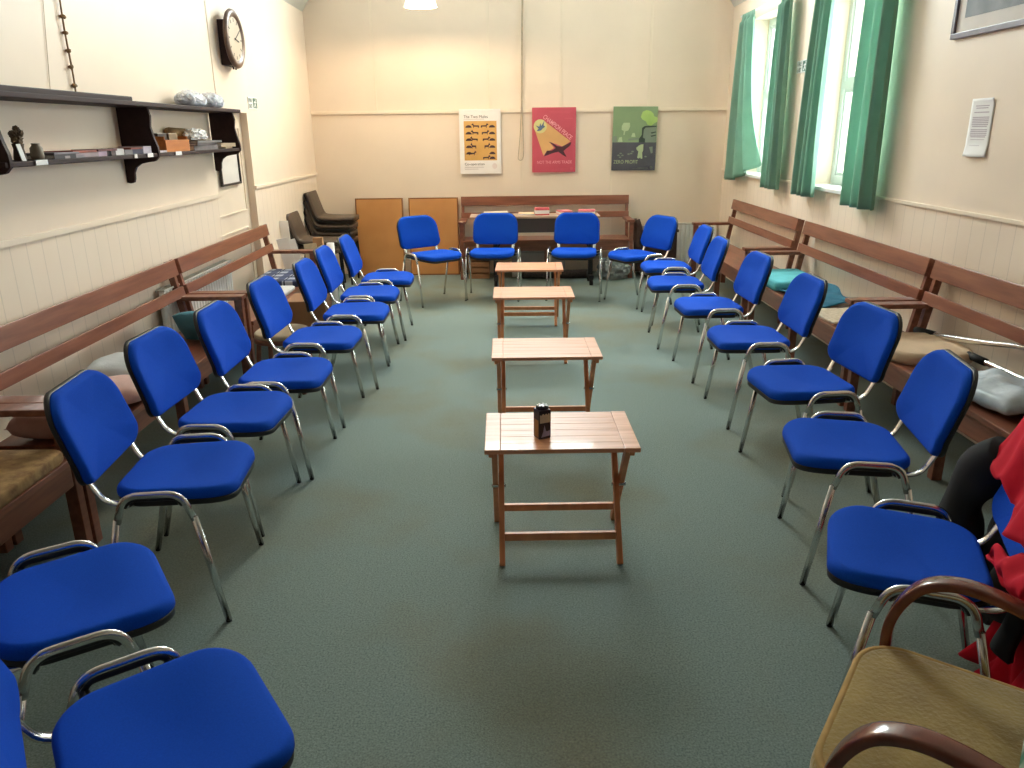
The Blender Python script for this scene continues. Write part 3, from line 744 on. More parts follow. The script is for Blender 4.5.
def book(x, y, z, lx, ly, h, rgb, lab, rz=0, name='pamphlet', grp='pamphlets and books on the lower shelf'):
    t = root(name, lab, 'booklet' if name == 'pamphlet' else 'book', (XL + x, y, z), R(rz), grp)
    key = 'cover_%d_%d_%d' % rgb
    m = mat(key, rgb, .5, vary=.12, scale=20)
    if h < .012:
        bm = BM(); box(bm, (0, 0, h / 2), (lx, ly, h), .001); obj('cover', bm, m, t)
    else:
        bm = BM(); box(bm, (0, 0, .0015), (lx, ly, .003)); box(bm, (0, 0, h - .0015), (lx, ly, .003)); box(bm, (lx / 2 - .0015, 0, h / 2), (.003, ly, h)); obj('cover', bm, m, t)
        bm = BM(); box(bm, (-.003, 0, h / 2), (lx - .008, ly - .008, h - .006)); obj('page_block', bm, M_paper, t)
    return t
SB = [(3.74, .0, .15, .18, .020, (38, 34, 44), 'dark pamphlet nearest the ornament on the lower shelf'),
      (3.76, .020, .14, .20, .008, (120, 112, 124), 'grey booklet lying on the dark pamphlet, lower shelf'),
      (3.82, .0, .15, .18, .012, (150, 142, 150), 'pale grey booklet between the dark pamphlet and the red ones, lower shelf'),
      (3.94, .0, .16, .2, .022, (168, 150, 156), 'mauve-grey book beneath the red-brown booklet, lower shelf'),
      (3.92, .022, .15, .22, .010, (158, 72, 52), 'red-brown booklet on the mauve-grey book, lower shelf'),
      (4.07, .0, .14, .12, .024, (186, 160, 182), 'lilac booklet stack between red-brown booklet and dark red book'),
      (4.15, .024, .14, .18, .010, (110, 48, 46), 'dark red booklet lying over the lilac stack'),
      (4.20, .0, .13, .05, .034, (60, 40, 52), 'dark plum book standing out between lilac and white stacks'),
      (4.27, .0, .14, .09, .034, (214, 212, 212), 'white paper stack near the middle bracket, left of the grey one'),
      (4.37, .0, .14, .09, .026, (128, 124, 128), 'grey booklet stack between the white stack and the navy one'),
      (4.48, .0, .14, .12, .026, (44, 46, 78), 'navy booklet stack close to the middle bracket'),
      (4.47, .026, .13, .12, .008, (150, 74, 56), 'rust coloured booklet on the navy stack'),
      (4.60, .0, .14, .10, .040, (186, 176, 190), 'pale lilac stack against the middle bracket'),
      (4.80, .0, .14, .13, .012, (206, 198, 204), 'white leaflets just past the middle bracket')]
for y, dz, lx, ly, h, c, lab in SB:
    book(SD - .015 - lx / 2, y, ZB + dz, lx, ly, h, c, lab, random.uniform(-3, 3))
# ornament and jar
bm = BM(); lathe(bm, [(.024, 0), (.026, .01), (.02, .05), (.024, .07), (0, .071)], 12, (0, 0, 0))
o = root('dried_flower_ornament', 'brown dried flower ornament at the end of the lower shelf', 'ornament', (XL + .13, 3.50, ZB))
obj('pot', bm, mat('brown_clay', (92, 70, 54), .8, vary=.2, scale=20), o, True)
M_dry = mat('dry_brown_petals', (136, 116, 92), .9, rgb2=(88, 72, 58), scale=40)
for dx, dy, dz, r in ((0, 0, .085, .022), (.008, .006, .112, .018), (-.006, -.008, .108, .017), (0, .008, .13, .013)):
    bm = BM(); blob(bm, (dx, dy, dz), (r, r, r), dz * 50, .45, 6, 3, False); obj('flower_head', bm, M_dry, o)
bm = BM(); lathe(bm, [(.024, 0), (.028, .015), (.026, .05), (.016, .062), (.018, .07), (0, .069)], 16); o = obj('small_jar', bm, mat('grey_stoneware', (150, 138, 122), .6, vary=.15, scale=20), None, True); o.location = (XL + .15, 3.595, ZB); tag(o, 'small grey stoneware jar beside the dried flower ornament', 'jar')
bm = BM(); box(bm, (0, 0, .035), (.003, .03, .07), 0, Matrix.Rotation(R(-12), 4, 'Y')); o = obj('card', bm, M_paper); o.location = (XL + .185, 3.42, ZB); tag(o, 'small white card leaning by the dried flower ornament', 'card')
# right bay of the shelf
wb = root('wooden_tray', 'orange-brown open wooden box on the lower shelf beside the middle bracket', 'box', (XL + .115, 5.06, ZB))
M_or = mat('orange_pine', (206, 128, 58), .5, rgb2=(186, 106, 44), scale=6, stretch=(6, 1, 6))
for nm, c, s in (('front_board', (.068, 0, .035), (.008, .36, .07)), ('rear_board', (-.068, 0, .045), (.008, .36, .09)), ('end_board', (0, -.176, .045), (.128, .008, .09)), ('end_board', (0, .176, .045), (.128, .008, .09)), ('bottom_board', (0, 0, .004), (.128, .344, .008))):
    bm = BM(); box(bm, c, s, .0015); obj(nm, bm, M_or, wb)
for y, c, lab in ((4.98, (52, 40, 34), 'dark notebook standing in the orange wooden box'), (5.14, (150, 126, 96), 'tan notebook standing in the orange wooden box')):
    t = root('notebook', lab, 'book', (XL + .105, y, ZB + .008), 0, 'notebooks in the wooden box')
    bm = BM(); box(bm, (0, 0, .05), (.05, .13, .1), .002); obj('cover', bm, mat('cover_%d_%d_%d' % c, c, .5, vary=.12, scale=20), t)
    bm = BM(); box(bm, (0, 0, .0995), (.04, .124, .003)); obj('page_block', bm, M_paper, t)
bm = BM(); tube(bm, [(0, -.25, 0), (0, .25, .0)], .038, .038, 18); tube(bm, [(0, -.251, 0), (0, .251, 0)], .014, .014, 12)
o = obj('paper_roll', bm, mat('tan_kraft_paper', (180, 152, 108), .7, rgb2=(150, 122, 82), scale=10, bump=.2), None, True); o.location = (XL + .055, 5.55, ZB + .100); o.rotation_euler = (R(-2), 0, R(-3)); tag(o, 'tan paper roll lying on the lower shelf behind the crumpled white paper', 'roll')
bm = BM(); blob(bm, (0, 0, .026), (.055, .13, .045), 3, .35, 4, 4); o = obj('crumpled_paper', bm, M_paper, None); o.location = (XL + .135, 5.50, ZB + .066); tag(o, 'crumpled white paper on the grey paper pile, lower shelf', 'paper')
for i, (y, z, lx, ly, h, c, lab) in enumerate(((5.50, 0, .17, .40, .030, (126, 120, 122), 'grey paper pile at the bottom, below the crumpled paper'),
        (5.52, .030, .15, .42, .016, (96, 92, 98), 'darker grey folder on the paper pile, lower shelf'), (5.58, .046, .15, .38, .014, (150, 146, 146), 'light grey folder topmost on the paper pile'),
        (5.93, 0, .18, .20, .012, (184, 160, 130), 'flat tan envelope at the far end of the lower shelf'), (5.95, .012, .19, .22, .026, (200, 178, 148), 'thick beige envelope on the flat one, far end of the lower shelf'))):
    book(SD - .01 - lx / 2, y, ZB + z, lx, ly, h, c, lab, (-2, 3, -4, 5, -8)[i], 'paper_folder', 'papers by the far shelf bracket')
# on top of the shelf
bm = BM(); box(bm, (0, 0, .013), (.10, 1.25, .026), .006); o = obj('dark_plank', bm, M_dark); o.location = (XL + .13, 3.92, ZT); tag(o, 'dark flat board lying along the top of the wall shelf', 'board')
M_bag = plastic_film('milky_plastic', (226, 230, 238), .6)
M_cup = mat('pale_blue_plastic_cup', (226, 232, 244), .35, vary=.05, scale=20)
for lab, y, ln in (('bag of pale plastic cups on the wall shelf, nearer the middle bracket', 5.56, .32), ('bag of pale plastic cups on the wall shelf, nearer the door', 5.93, .26)):
    t = root('cup_pack', lab, 'bag', (XL + .11, y, ZT), R(4), 'bags of cups on the shelf top')
    for k in range(2):
        bm = BM(); tube(bm, [(-.03 + .06 * k, -ln / 2 + .02, .045), (-.03 + .06 * k, ln / 2 - .02, .045)], lambda t: (.036 + .006 * (t * 12 % 1), .036 + .006 * (t * 12 % 1)), seg=14) if False else tube(bm, [Vector((-.03 + .06 * k, -ln / 2 + .02 + (ln - .04) * q / 12, .043)) for q in range(13)], .036, .036, 14)
        obj('cup_stack', bm, M_cup, t, True)
    bm = BM(); blob(bm, (0, 0, .05), (.082, ln / 2 + .02, .058), y, .10, 3, 4); obj('plastic_film', bm, M_bag, t)

# wall clock
ck = root('wall_clock', 'round wall clock in dark wood with a box case, high on the shelf wall', 'clock', (XL, 6.70, 2.345))
bm = BM(); box(bm, (.036, -.0, -.035), (.072, .26, .33), .008); obj('clock_case', bm, M_dark, ck)
bm = BM(); lathe(bm, [(.14, .07), (.215, .07), (.220, .078), (.216, .092), (.196, .102), (.178, .100), (.166, .094), (.160, .088)], 48, (0, 0, 0), 'x'); obj('bezel', bm, mat('worn_dark_oak', (112, 86, 70), .35, rgb2=(84, 60, 48), scale=12), ck, True)
bm = BM(); lathe(bm, [(0, .082), (.163, .082), (.163, .088), (0, .0885)], 40, (0, 0, 0), 'x'); f = obj('dial', bm, mat('ivory_dial', (206, 190, 168), .4, vary=.04, scale=6), ck)
for k in range(12):
    a = k * PI / 6; bm = BM(); box(bm, (.0895, .138 * math.sin(a), .138 * math.cos(a)), (.0015, .008, .026), 0, Matrix.Rotation(-a, 4, 'X')); obj('hour_mark', bm, M_black, f)
for a, l, w in ((R(100), .085, .010), (R(60), .125, .007)):
    bm = BM(); beam(bm, (.0915, -.015 * math.sin(a), -.015 * math.cos(a)), (.0915, l * math.sin(a), l * math.cos(a)), .002, w, (0, math.cos(a), -math.sin(a)), 0); obj('clock_hand', bm, M_black, f)
for y in (-.03, .03):
    bm = BM(); tube(bm, [(.06, y, -.2), (.06, y, -.225)], .008, .008, 8); obj('case_foot', bm, M_dark, ck, True)

# framed notice on the low door
def framed(name, lab, loc, w, h, fw, fm, rz, mats):
    t = root(name, lab, 'picture', loc, rz)
    bm = BM()
    for cx_, cz, sx, sz in ((0, h / 2 - fw / 2, w, fw), (0, -h / 2 + fw / 2, w, fw), (-w / 2 + fw / 2, 0, fw, h - 2 * fw), (w / 2 - fw / 2, 0, fw, h - 2 * fw)):
        box(bm, (cx_, -.012, cz), (sx, .022, sz), .003)
    obj('picture_frame', bm, fm, t)
    bm = BM(); box(bm, (0, -.005, 0), (w - fw, .008, h - fw)); s = obj('mount', bm, mat('mount_card', (226, 218, 210), .8, vary=.03, scale=6), t)
    for nm, (x0, z0, x1, z1), m in mats:
        bm = BM(); box(bm, ((x0 + x1) / 2, -.0095, (z0 + z1) / 2), (x1 - x0, .001, z1 - z0)); obj(nm, bm, m, s)
    return t
M_frm = mat('black_frame_lacquer', (40, 34, 32), .35, vary=.15, scale=10)
M_ink = mat('grey_print', (150, 146, 150), .7, vary=.1, scale=40)
framed('framed_notice', 'black framed white notice below the far shelf bracket', (XL - .052, 6.60, 1.40), .46, .34, .016, M_frm, R(90), [])
framed('framed_print', 'grey framed print with a dark picture, high on the window wall', (XR, 4.27, 2.40), .92, .62, .030, mat('grey_mauve_frame', (116, 106, 118), .35, rgb2=(94, 84, 94), scale=10), R(-90),
       [('print_image', (-.36, -.21, .36, .22), mat('slate_print', (120, 122, 122), .6, rgb2=(84, 88, 92), scale=7, detail=6))])
# paper notice
nt_ = root('paper_notice', 'white paper notice with lines of grey print on the window wall', 'notice', (XR, 4.33, 1.62), R(-90))
def nf(u, v): return (-.105 + .21 * u, -.003 - .02 * max(0, v - .8) / .2 * (1 - (2 * u - 1) ** 2 * .6) - .012 * max(0, .1 - v) / .1 * u, .148 - .296 * v)
sheet('sheet_of_paper', nf, 12, 20, M_paper, nt_, .0012)
M_lil = mat('faded_lilac_print', (196, 182, 190), .8, vary=.05, scale=40)
for z, h, w, x in ((.105, .022, .12, 0), (.078, .016, .15, 0), (.03, .055, .15, -.0), (-.028, .045, .15, 0), (-.06, .004, .14, 0), (-.09, .003, .10, -.02)):
    bm = BM()
    n = max(1, int(h / .009))
    for q in range(n): box(bm, (x, -.0046, z - h / 2 + h * (q + .5) / n), (w * (1 if q else .9), .0006, min(.005, h / n * .6)))
    obj('print_block', bm, M_lil, nt_)
# little safety signs
M_sgreen = mat('sign_green', (62, 104, 86), .5, vary=.08, scale=20)
def sign(lab, loc, rz, w, h):
    t = root('fire_exit_sign', lab, 'sign', loc, rz)
    bm = BM(); box(bm, (0, -.003, 0), (w, .005, h), .001); p = obj('sign_plate', bm, M_white, t)
    mt = lambda x, z: Matrix.Translation((x, -.0062, z)) @ Matrix.Rotation(R(90), 4, 'X')
    text('lettering', 'FIRE', h * .44, mt(-w * .46, h * .08), M_sgreen, p, w * .36)
    text('lettering', 'EXIT', h * .44, mt(-w * .46, -h * .40), M_sgreen, p, w * .36)
    bm = BM(); prism(bm, [(x * w, z * h) for x, z in ((.02, -.4), (.46, -.4), (.46, .42), (.02, .42))], lambda x, z: (x, -.0055, z), lambda x, z: (x, -.0063, z)); obj('pictogram_panel', bm, M_sgreen, p)
    bm = BM(); prism(bm, [(x * w, z * h) for x, z in ((.08, -.34), (.14, -.34), (.22, -.12), (.28, -.34), (.34, -.34), (.27, -.02), (.30, .08), (.38, .02), (.40, .07), (.30, .18), (.20, .18), (.10, .08), (.12, .03), (.2, .08), (.19, -.06))], lambda x, z: (x, -.0064, z), lambda x, z: (x, -.0070, z)); obj('running_figure', bm, M_white, p)
    bm = BM(); lathe(bm, [(0, 0), (h * .09, 0), (h * .09, .0006), (0, .0007)], 12); q = obj('figure_head', bm, M_white, p); q.data.transform(Matrix.Translation((.30 * w, -.0064, .29 * h)) @ Matrix.Rotation(R(90), 4, 'X'))
    return t
sign('small green and white fire exit sign between the windows', (XR, 7.07, 2.125), R(-90), .26, .10)
sign('small green and white fire exit sign on the shelf wall beyond the door', (XL, 7.25, 1.885), R(90), .25, .10)

# ------------------------------------------------------------------ posters
def poster(lab, x0, x1, z0, z1, m, rot=0):
    t = root('poster', lab, 'poster', ((x0 + x1) / 2, YB - .038, (z0 + z1) / 2)); w, h = x1 - x0, z1 - z0
    t.rotation_euler = (0, rot, 0)
    bm = BM(); box(bm, (0, .008, 0), (w, .012, h), .001); s = obj('poster_board', bm, m, t)
    F = lambda u, v: (-w / 2 + u * w, h / 2 - v * h)
    def poly(nm, pts, mm, lay=1):
        bm = BM(); y = .002 - lay * .0008
        prism(bm, [F(*p) for p in pts], lambda x, z: (x, .0025, z), lambda x, z: (x, y, z)); return obj(nm, bm, mm, s)
    def txt(st, u, v, wd, size, mm, ang=0, bold=0):
        x, z = F(u, v)
        return text('lettering', st, size, Matrix.Translation((x, -.0022, z)) @ Matrix.Rotation(-ang, 4, 'Y') @ Matrix.Rotation(R(90), 4, 'X'), mm, s, wd * w, .0004, bold)
    return poly, txt, w, h
circ = lambda u, v, ru, rv, n=24: [(u + ru * math.cos(2 * PI * k / n), v + rv * math.sin(2 * PI * k / n)) for k in range(n)]
P_white = mat('poster_white', (250, 244, 240), .5, vary=.02, scale=8); P_och = mat('poster_ochre', (214, 164, 92), .55, rgb2=(226, 178, 104), scale=5)
P_brown = mat('poster_brown_ink', (74, 50, 58), .6, vary=.1, scale=30); P_txt = mat('poster_grey_ink', (110, 98, 96), .6, vary=.1, scale=30)
P_pale = mat('poster_pale_grey', (196, 186, 184), .6, vary=.05, scale=30)
poly, txt, w, h = poster('white poster with a tan picture panel of animals and mounds, back wall', -.545, -.070, 1.160, 1.870, P_white)
poly('picture_panel', [(.11, .18), (.90, .18), (.90, .79), (.11, .79)], P_och)
txt('The Two Mules', .11, .135, .58, .045, P_txt)
txt('Co-operation', .11, .865, .48, .04, P_txt)
poly('small_print', [(.11, .893), (.58, .893), (.58, .900), (.11, .900)], P_pale); poly('small_print', [(.11, .922), (.44, .922), (.44, .929), (.11, .929)], P_pale); poly('small_print', [(.11, .152), (.6, .152), (.6, .157), (.11, .157)], P_pale)
poly('small_print', circ(.84, .88, .06, .045), mat('poster_faint', (240, 226, 220), .6, vary=.02, scale=9))
def mound(u, v, s=1): return [(u - .075 * s, v)] + [(u + .075 * s * math.cos(PI - a), v - .040 * s * math.sin(a)) for a in [PI * k / 8 for k in range(1, 8)]] + [(u + .075 * s, v)]
MULE = [(-.085, .03), (-.08, .0), (-.075, -.018), (.04, -.02), (.06, -.045), (.068, -.062), (.078, -.05), (.105, -.034), (.10, -.024), (.07, -.018), (.062, .004), (.06, .03), (.05, .03), (.045, .006), (-.045, .006), (-.06, .03), (-.07, .03), (-.068, .008)]
rows = [(.262, -1, 1), (.365, -1, 1), (.465, 1, -1), (.575, 1, 1), (.675, -1, 1)]
for i, (v, a, b) in enumerate(rows):
    poly('mound_print', mound(.225, v + .02), P_brown, 2); poly('mound_print', mound(.79, v + .02), P_brown, 2)
    if i < 4:
        for u, d in ((.40 - .04 * i * .5, -1 if i != 2 else -1), (.60 + .04 * i * .5, 1)):
            poly('animal_print', [(u + d * x * (.75 if i == 3 else 1), v + z * (1.1 if i == 3 else .85)) for x, z in MULE][::d], P_brown, 2)
    else: poly('animal_print', [(.30 + x, v + .01 + z * .8) for x, z in MULE], P_brown, 2)
poly('animal_print', [(.64 + x, .752 + z * .8) for x, z in MULE], P_brown, 2); poly('mound_print', mound(.79, .77), P_brown, 2)

P_red = mat('poster_red', (202, 86, 104), .5, rgb2=(194, 78, 94), scale=4); P_buff = mat('poster_buff', (226, 176, 116), .55, vary=.06, scale=5)
P_yel = mat('poster_pale_yellow', (222, 218, 150), .55, vary=.04, scale=6); P_plane = mat('poster_dark_maroon', (84, 48, 58), .55, vary=.1, scale=9); P_dove = mat('poster_slate_blue', (96, 116, 150), .55, vary=.1, scale=9)
P_pink = mat('poster_pink_lettering', (246, 176, 184), .55, vary=.03, scale=9); P_rose = mat('poster_rose', (208, 96, 112), .55, vary=.03, scale=9)
poly, txt, w, h = poster('red poster with a buff searchlight beam and dark plane shape, back wall', .290, .792, 1.168, 1.880, P_red)
poly('beam_print', [(.04, .30), (.31, .22), (.88, .52), (.70, .60), (.55, .56), (.40, .53), (.50, .62), (.30, .70), (.26, .74)], P_buff, 1)
poly('spot_print', circ(.185, .285, .15, .108), P_yel, 2)
poly('bird_print', [(.08, .27), (.16, .29), (.19, .235), (.21, .28), (.28, .20), (.26, .27), (.30, .29), (.24, .32), (.20, .35), (.10, .36), (.15, .32)], P_dove, 3)
poly('plane_print', [(.27, .75), (.34, .66), (.45, .66), (.54, .62), (.38, .52), (.46, .54), (.58, .59), (.68, .60), (.90, .53), (.88, .58), (.72, .67), (.80, .77), (.70, .73), (.60, .68), (.48, .70), (.36, .73)], P_plane, 3)
txt('CHAMPION PEACE', .235, .155, .80, .070, P_pink, ang=-math.atan2(.355 * .71, .66 * .50), bold=.0006)
txt('NOT THE ARMS TRADE', .11, .865, .80, .048, P_pink)
for a in ((.38, .055, .90, .065), (.40, .078, .88, .086), (.74, .16, .92, .175), (.60, .945, .84, .953), (.46, .962, .84, .968)): poly('small_print', [(a[0], a[1]), (a[2], a[1]), (a[2], a[3]), (a[0], a[3])], P_rose)
poly('small_print', circ(.91, .945, .035, .026), P_rose)

P_green = mat('poster_sage_green', (138, 162, 122), .55, rgb2=(128, 152, 114), scale=4); P_slate = mat('poster_slate', (84, 84, 94), .55, vary=.12, scale=6)
P_lg = mat('poster_lime', (176, 204, 118), .55, rgb2=(156, 190, 104), scale=9); P_pg = mat('poster_pale_green', (186, 204, 160), .55, vary=.05, scale=9)
P_mg = mat('poster_grey_green', (128, 142, 126), .55, vary=.05, scale=9); P_dk = mat('poster_black_green', (58, 74, 62), .55, vary=.1, scale=9)
poly, txt, w, h = poster('green and slate poster with trees, buildings and a pale figure, back wall', 1.215, 1.722, 1.178, 1.880, P_green, R(.6))
poly('ground_print', [(.0, .555), (1, .555), (1, 1), (0, 1)], P_slate, 1)
poly('tree_print', [(.62, .16), (.66, .08), (.74, .055), (.84, .07), (.90, .11), (.92, .15), (1, .17), (1, .23), (.93, .26), (.86, .30), (.78, .28), (.74, .23), (.66, .20)], P_lg, 2)
poly('tree_print', [(.20, .30), (.24, .25), (.38, .25), (.39, .31), (.35, .37), (.28, .385), (.27, .44), (.245, .44), (.25, .38), (.20, .36)], P_pg, 2)
poly('bush_print', [(.42, .47), (.45, .41), (.50, .41), (.52, .47)], P_pg, 2); poly('bush_print', [(.12, .55), (.15, .48), (.21, .47), (.23, .55)], P_pg, 2)
poly('building_print', [(.68, .33), (.72, .31), (.99, .30), (.99, .55), (.66, .55), (.66, .45)], P_mg, 2); poly('roof_print', [(.66, .33), (.72, .30), (.99, .295), (.99, .315), (.74, .325), (.70, .36), (.69, .48), (.74, .50), (.74, .555), (.60, .555), (.60, .50), (.66, .44)], P_dk, 3)
poly('window_print', [(.86, .40), (.98, .385), (.98, .40), (.88, .42)], P_dk, 3); poly('window_print', [(.86, .45), (.98, .435), (.98, .45), (.88, .47)], P_dk, 3)
poly('wall_print', [(.02, .46), (.10, .46), (.10, .55), (.02, .55)], P_mg, 2); poly('path_print', [(.36, .50), (.60, .48), (.60, .51), (.36, .53)], P_mg, 2)
poly('figure_print', [(.60, .61), (.65, .59), (.71, .585), (.71, .68), (.69, .72), (.70, .81), (.665, .815), (.65, .79), (.62, .81), (.58, .80), (.60, .70), (.56, .67), (.55, .64)], P_pg, 2)
poly('figure_print', [(.84, .63), (.92, .62), (.93, .72), (.89, .73)], P_mg, 2)
for a, b in ((.15, .76), (.20, .73), (.24, .76), (.19, .79), (.38, .74), (.44, .73), (.47, .70), (.77, .78)): poly('leaf_print', circ(a, b, .03, .012, 8), P_mg, 2)
txt('ZERO PROFIT', .04, .89, .56, .056, P_pg)
for a in ((.60, .955, .84, .965), (.48, .972, .84, .978)): poly('small_print', [(a[0], a[1]), (a[2], a[1]), (a[2], a[3]), (a[0], a[3])], P_mg)
poly('small_print', circ(.91, .95, .035, .024), P_mg)

# cord looped beside the red poster
M_cord = mat('beige_cord', (196, 176, 150), .8, vary=.1, scale=20)
pts = [(.19, YB - .035, 3.4), (.175, YB - .035, 2.6), (.165, YB - .035, 1.8), (.135, YB - .035, 1.40)] + [(.155 - .028 * math.cos(a), YB - .035, 1.34 - .035 * math.sin(a)) for a in (.3, 1.0, 1.7, 2.4, 3.0)] + [(.19, YB - .035, 1.40), (.185, YB - .035, 1.65), (.178, YB - .035, 1.9), (.186, YB - .036, 2.6), (.2, YB - .035, 3.4)]
bm = BM(); tube(bm, smooth_path(pts, 5), .005, .005, 6); o = obj('looped_cord', bm, M_cord, None, True); tag(o, 'long beige cord looped down the back wall beside the red poster', 'cord')
# knotted string and thin wire on the shelf wall
M_str = mat('jute_string', (150, 118, 82), .9, vary=.2, scale=40)
ks = root('knotted_string', 'knotted jute string hanging on the wall above the shelf', 'string', (XL + .012, 4.30, 0))
pts = [Vector((0, -.02 + .004 * math.sin(k * 1.3), 2.9 - k * (2.9 - 1.832) / 12)) for k in range(13)]
bm = BM(); tube(bm, smooth_path(pts, 3), .005, .005, 6); obj('string_strand', bm, M_str, ks, True)
for z in (2.2, 2.125, 2.04, 1.965, 1.875, 2.3, 2.42):
    bm = BM(); blob(bm, (0, -.02, z), (.013, .015, .011), z * 9, .4, 4, 2, False); obj('string_knot', bm, M_str, ks)
bm = BM(); tube(bm, [(XL + .004, 4.17, 2.9), (XL + .004, 4.15, 2.3), (XL + .004, 4.06, 1.84)], .0016, .0016, 6); o = obj('thin_wire', bm, mat('cream_cable', (216, 196, 164), .6, vary=.05, scale=9), None, True); tag(o, 'thin cream wire down the wall beside the knotted string', 'wire')

# ------------------------------------------------------------------ things along the back wall
for lab, x0, x1, dz in (('orange-brown hardboard panel leaning on the back wall, beside the stacked dark chairs', -1.79, -1.235, 0), ('orange-brown hardboard panel leaning on the back wall, against the bench end', -1.165, -.585, 0)):
    t = root('hardboard_panel', lab, 'board', ((x0 + x1) / 2, YB - .14, 0), 0, 'hardboard panels on the back wall'); t.rotation_euler = (R(-5.5), 0, 0)
    w = x1 - x0
    bm = BM(); box(bm, (0, 0, .45), (w - .012, .012, .898), .001); obj('panel_sheet', bm, M_hard, t)
    bm = BM()
    for s in (-1, 1): box(bm, (s * (w / 2 - .006), .006, .45), (.014, .03, .90), .002)
    box(bm, (0, .006, .893), (w - .03, .028, .014), .002); box(bm, (0, .006, .007), (w - .03, .028, .014), .002)
    obj('panel_edging', bm, M_hardedge, t)
# dark vinyl stacking chairs
def make_vchair():
    t = root('padded_stacking_chair', '', 'chair', group='dark brown stacked chairs in the corner')
    prof_c = [(.20, .0), (.0, .0), (-.16, .012), (-.215, .05), (-.25, .14), (-.285, .25), (-.30, .30)]
    def shell(bm, off, wid, th):
        c = smooth_path([(0, -y, z) for y, z in prof_c], 5); rings = []
        for i, p in enumerate(c):
            a = c[max(i - 1, 0)]; b = c[min(i + 1, len(c) - 1)]; d = (b - a).normalized(); n = Vector((0, -d.z, d.y)); n = n if n.z >= 0 or n.y < 0 else -n
            e = min(i, len(c) - 1 - i) / 3; ww = wid * (1 - .12 * max(0, 1 - e)); q = p + n * off
            rr = []
            for k in range(16):
                aa = 2 * PI * k / 16; cx_ = math.copysign(abs(math.cos(aa)) ** .35, math.cos(aa)); sx_ = math.copysign(abs(math.sin(aa)) ** .6, math.sin(aa))
                rr.append(q + Vector((ww / 2 * cx_, 0, 0)) + n * (th / 2 * sx_))
            rings.append(rr)
        loft(bm, rings); return bm
    bm = BM(); shell(bm, .012, .42, .05); o = obj('padded_seat_and_back', bm, M_vinyl, t, True)
    bm = BM(); shell(bm, -.016, .43, .012); obj('back_shell', bm, M_black, o, True)
    for s in (-1, 1):
        bm = BM(); tube(bm, fillet([(s * .20, -.17, -.468), (s * .19, -.15, -.035), (s * .19, .12, -.035), (s * .20, .20, -.468)], .05), .010, .010, 8); obj('leg_frame', bm, M_black, t, True)
    return t
v0 = make_vchair(); first = True
VS = [(-1.93, 8.86, .47, 'bottom chair of the taller dark brown padded stack in the corner'), (-1.93, 8.86, .55, 'second chair up in the taller dark brown padded stack'),
      (-1.92, 8.865, .63, 'third chair up in the taller dark brown padded stack'), (-1.905, 8.87, .71, 'topmost chair of the taller dark brown padded stack in the corner'),
      (-1.96, 8.16, .47, 'lower chair of the shorter dark brown padded stack behind the paper crate'), (-1.945, 8.16, .55, 'upper chair of the shorter dark brown padded stack behind the paper crate')]
for x, y, z, lab in VS:
    if first: v0.location = (x, y, z); v0.rotation_euler = (0, 0, R(90)); v0['label'] = lab; first = False
    else: dup(v0, (x, y, z), R(90), lab)
# short legs so each stack reaches the floor: the bottom chair's frames already do
# crate of papers and cards
cr_ = root('paper_crate', 'light wooden crate of paper sheets beside the end of the bench', 'crate', (-1.93, 7.42, 0))
M_crate = mat('pale_crate_wood', (172, 126, 88), .6, rgb2=(146, 102, 68), scale=6, stretch=(1, 1, 6))
for z in (.06, .16, .26, .36):
    for nm, c, s in (('slat', (0, -.17, z), (.40, .014, .07)), ('slat', (0, .17, z), (.40, .014, .07)), ('slat', (-.193, 0, z), (.014, .326, .07)), ('slat', (.193, 0, z), (.014, .326, .07))):
        bm = BM(); box(bm, c, s, .002); obj(nm, bm, M_crate, cr_)
for sx in (-1, 1):
    for sy in (-1, 1):
        bm = BM(); box(bm, (sx * .172, sy * .149, .205), (.026, .026, .41), .002); obj('corner_post', bm, M_crate, cr_)
bm = BM(); box(bm, (0, 0, .02), (.37, .325, .014)); obj('crate_floor', bm, M_crate, cr_)
def leaf(name, lab, cat, loc, size, tilt, rz, m=M_paper):
    bm = BM(); box(bm, (0, 0, size[2] / 2), size, .001); o = obj(name, bm, m); o.location = loc; o.rotation_euler = (tilt[0], tilt[1], R(rz)); tag(o, lab, cat, 'papers in the crate'); return o
leaf('paper_sheet', 'tall white card standing against the shelf wall behind the paper crate', 'card', (XL + .085, 7.67, 0), (.085, .012, .82), (R(-2), R(-3), 0), 0)
leaf('paper_sheet', 'broad white sheet leaning in the wooden crate', 'paper', (-1.99, 7.36, .03), (.11, .012, .68), (0, R(-11), 0), 14)
leaf('paper_sheet', 'narrower white sheet leaning behind the broad one in the wooden crate', 'paper', (-1.93, 7.42, .03), (.10, .010, .66), (0, R(-12), 0), 10)
leaf('paper_sheet', 'cream sheet standing in the wooden crate, nearest the bench arm', 'paper', (-1.85, 7.46, .03), (.12, .010, .60), (0, R(-4), 0), 6, M_ccream)
leaf('cardboard_sheet', 'brown cardboard piece standing in the wooden crate', 'cardboard', (-1.80, 7.50, .03), (.09, .05, .65), (0, R(-2), 0), 0, mat('brown_cardboard', (182, 142, 104), .8, vary=.1, scale=9))
bm = BM(); lathe(bm, [(.036, 0), (.036, .63), (.026, .632), (.018, .632), (.018, .5), (0, .5)], 20); o = obj('paper_roll', bm, M_paper, None, True); o.location = (-1.70, 7.47, 0); o.rotation_euler = (0, 0, 0); tag(o, 'white paper roll standing upright beside the wooden crate', 'roll')
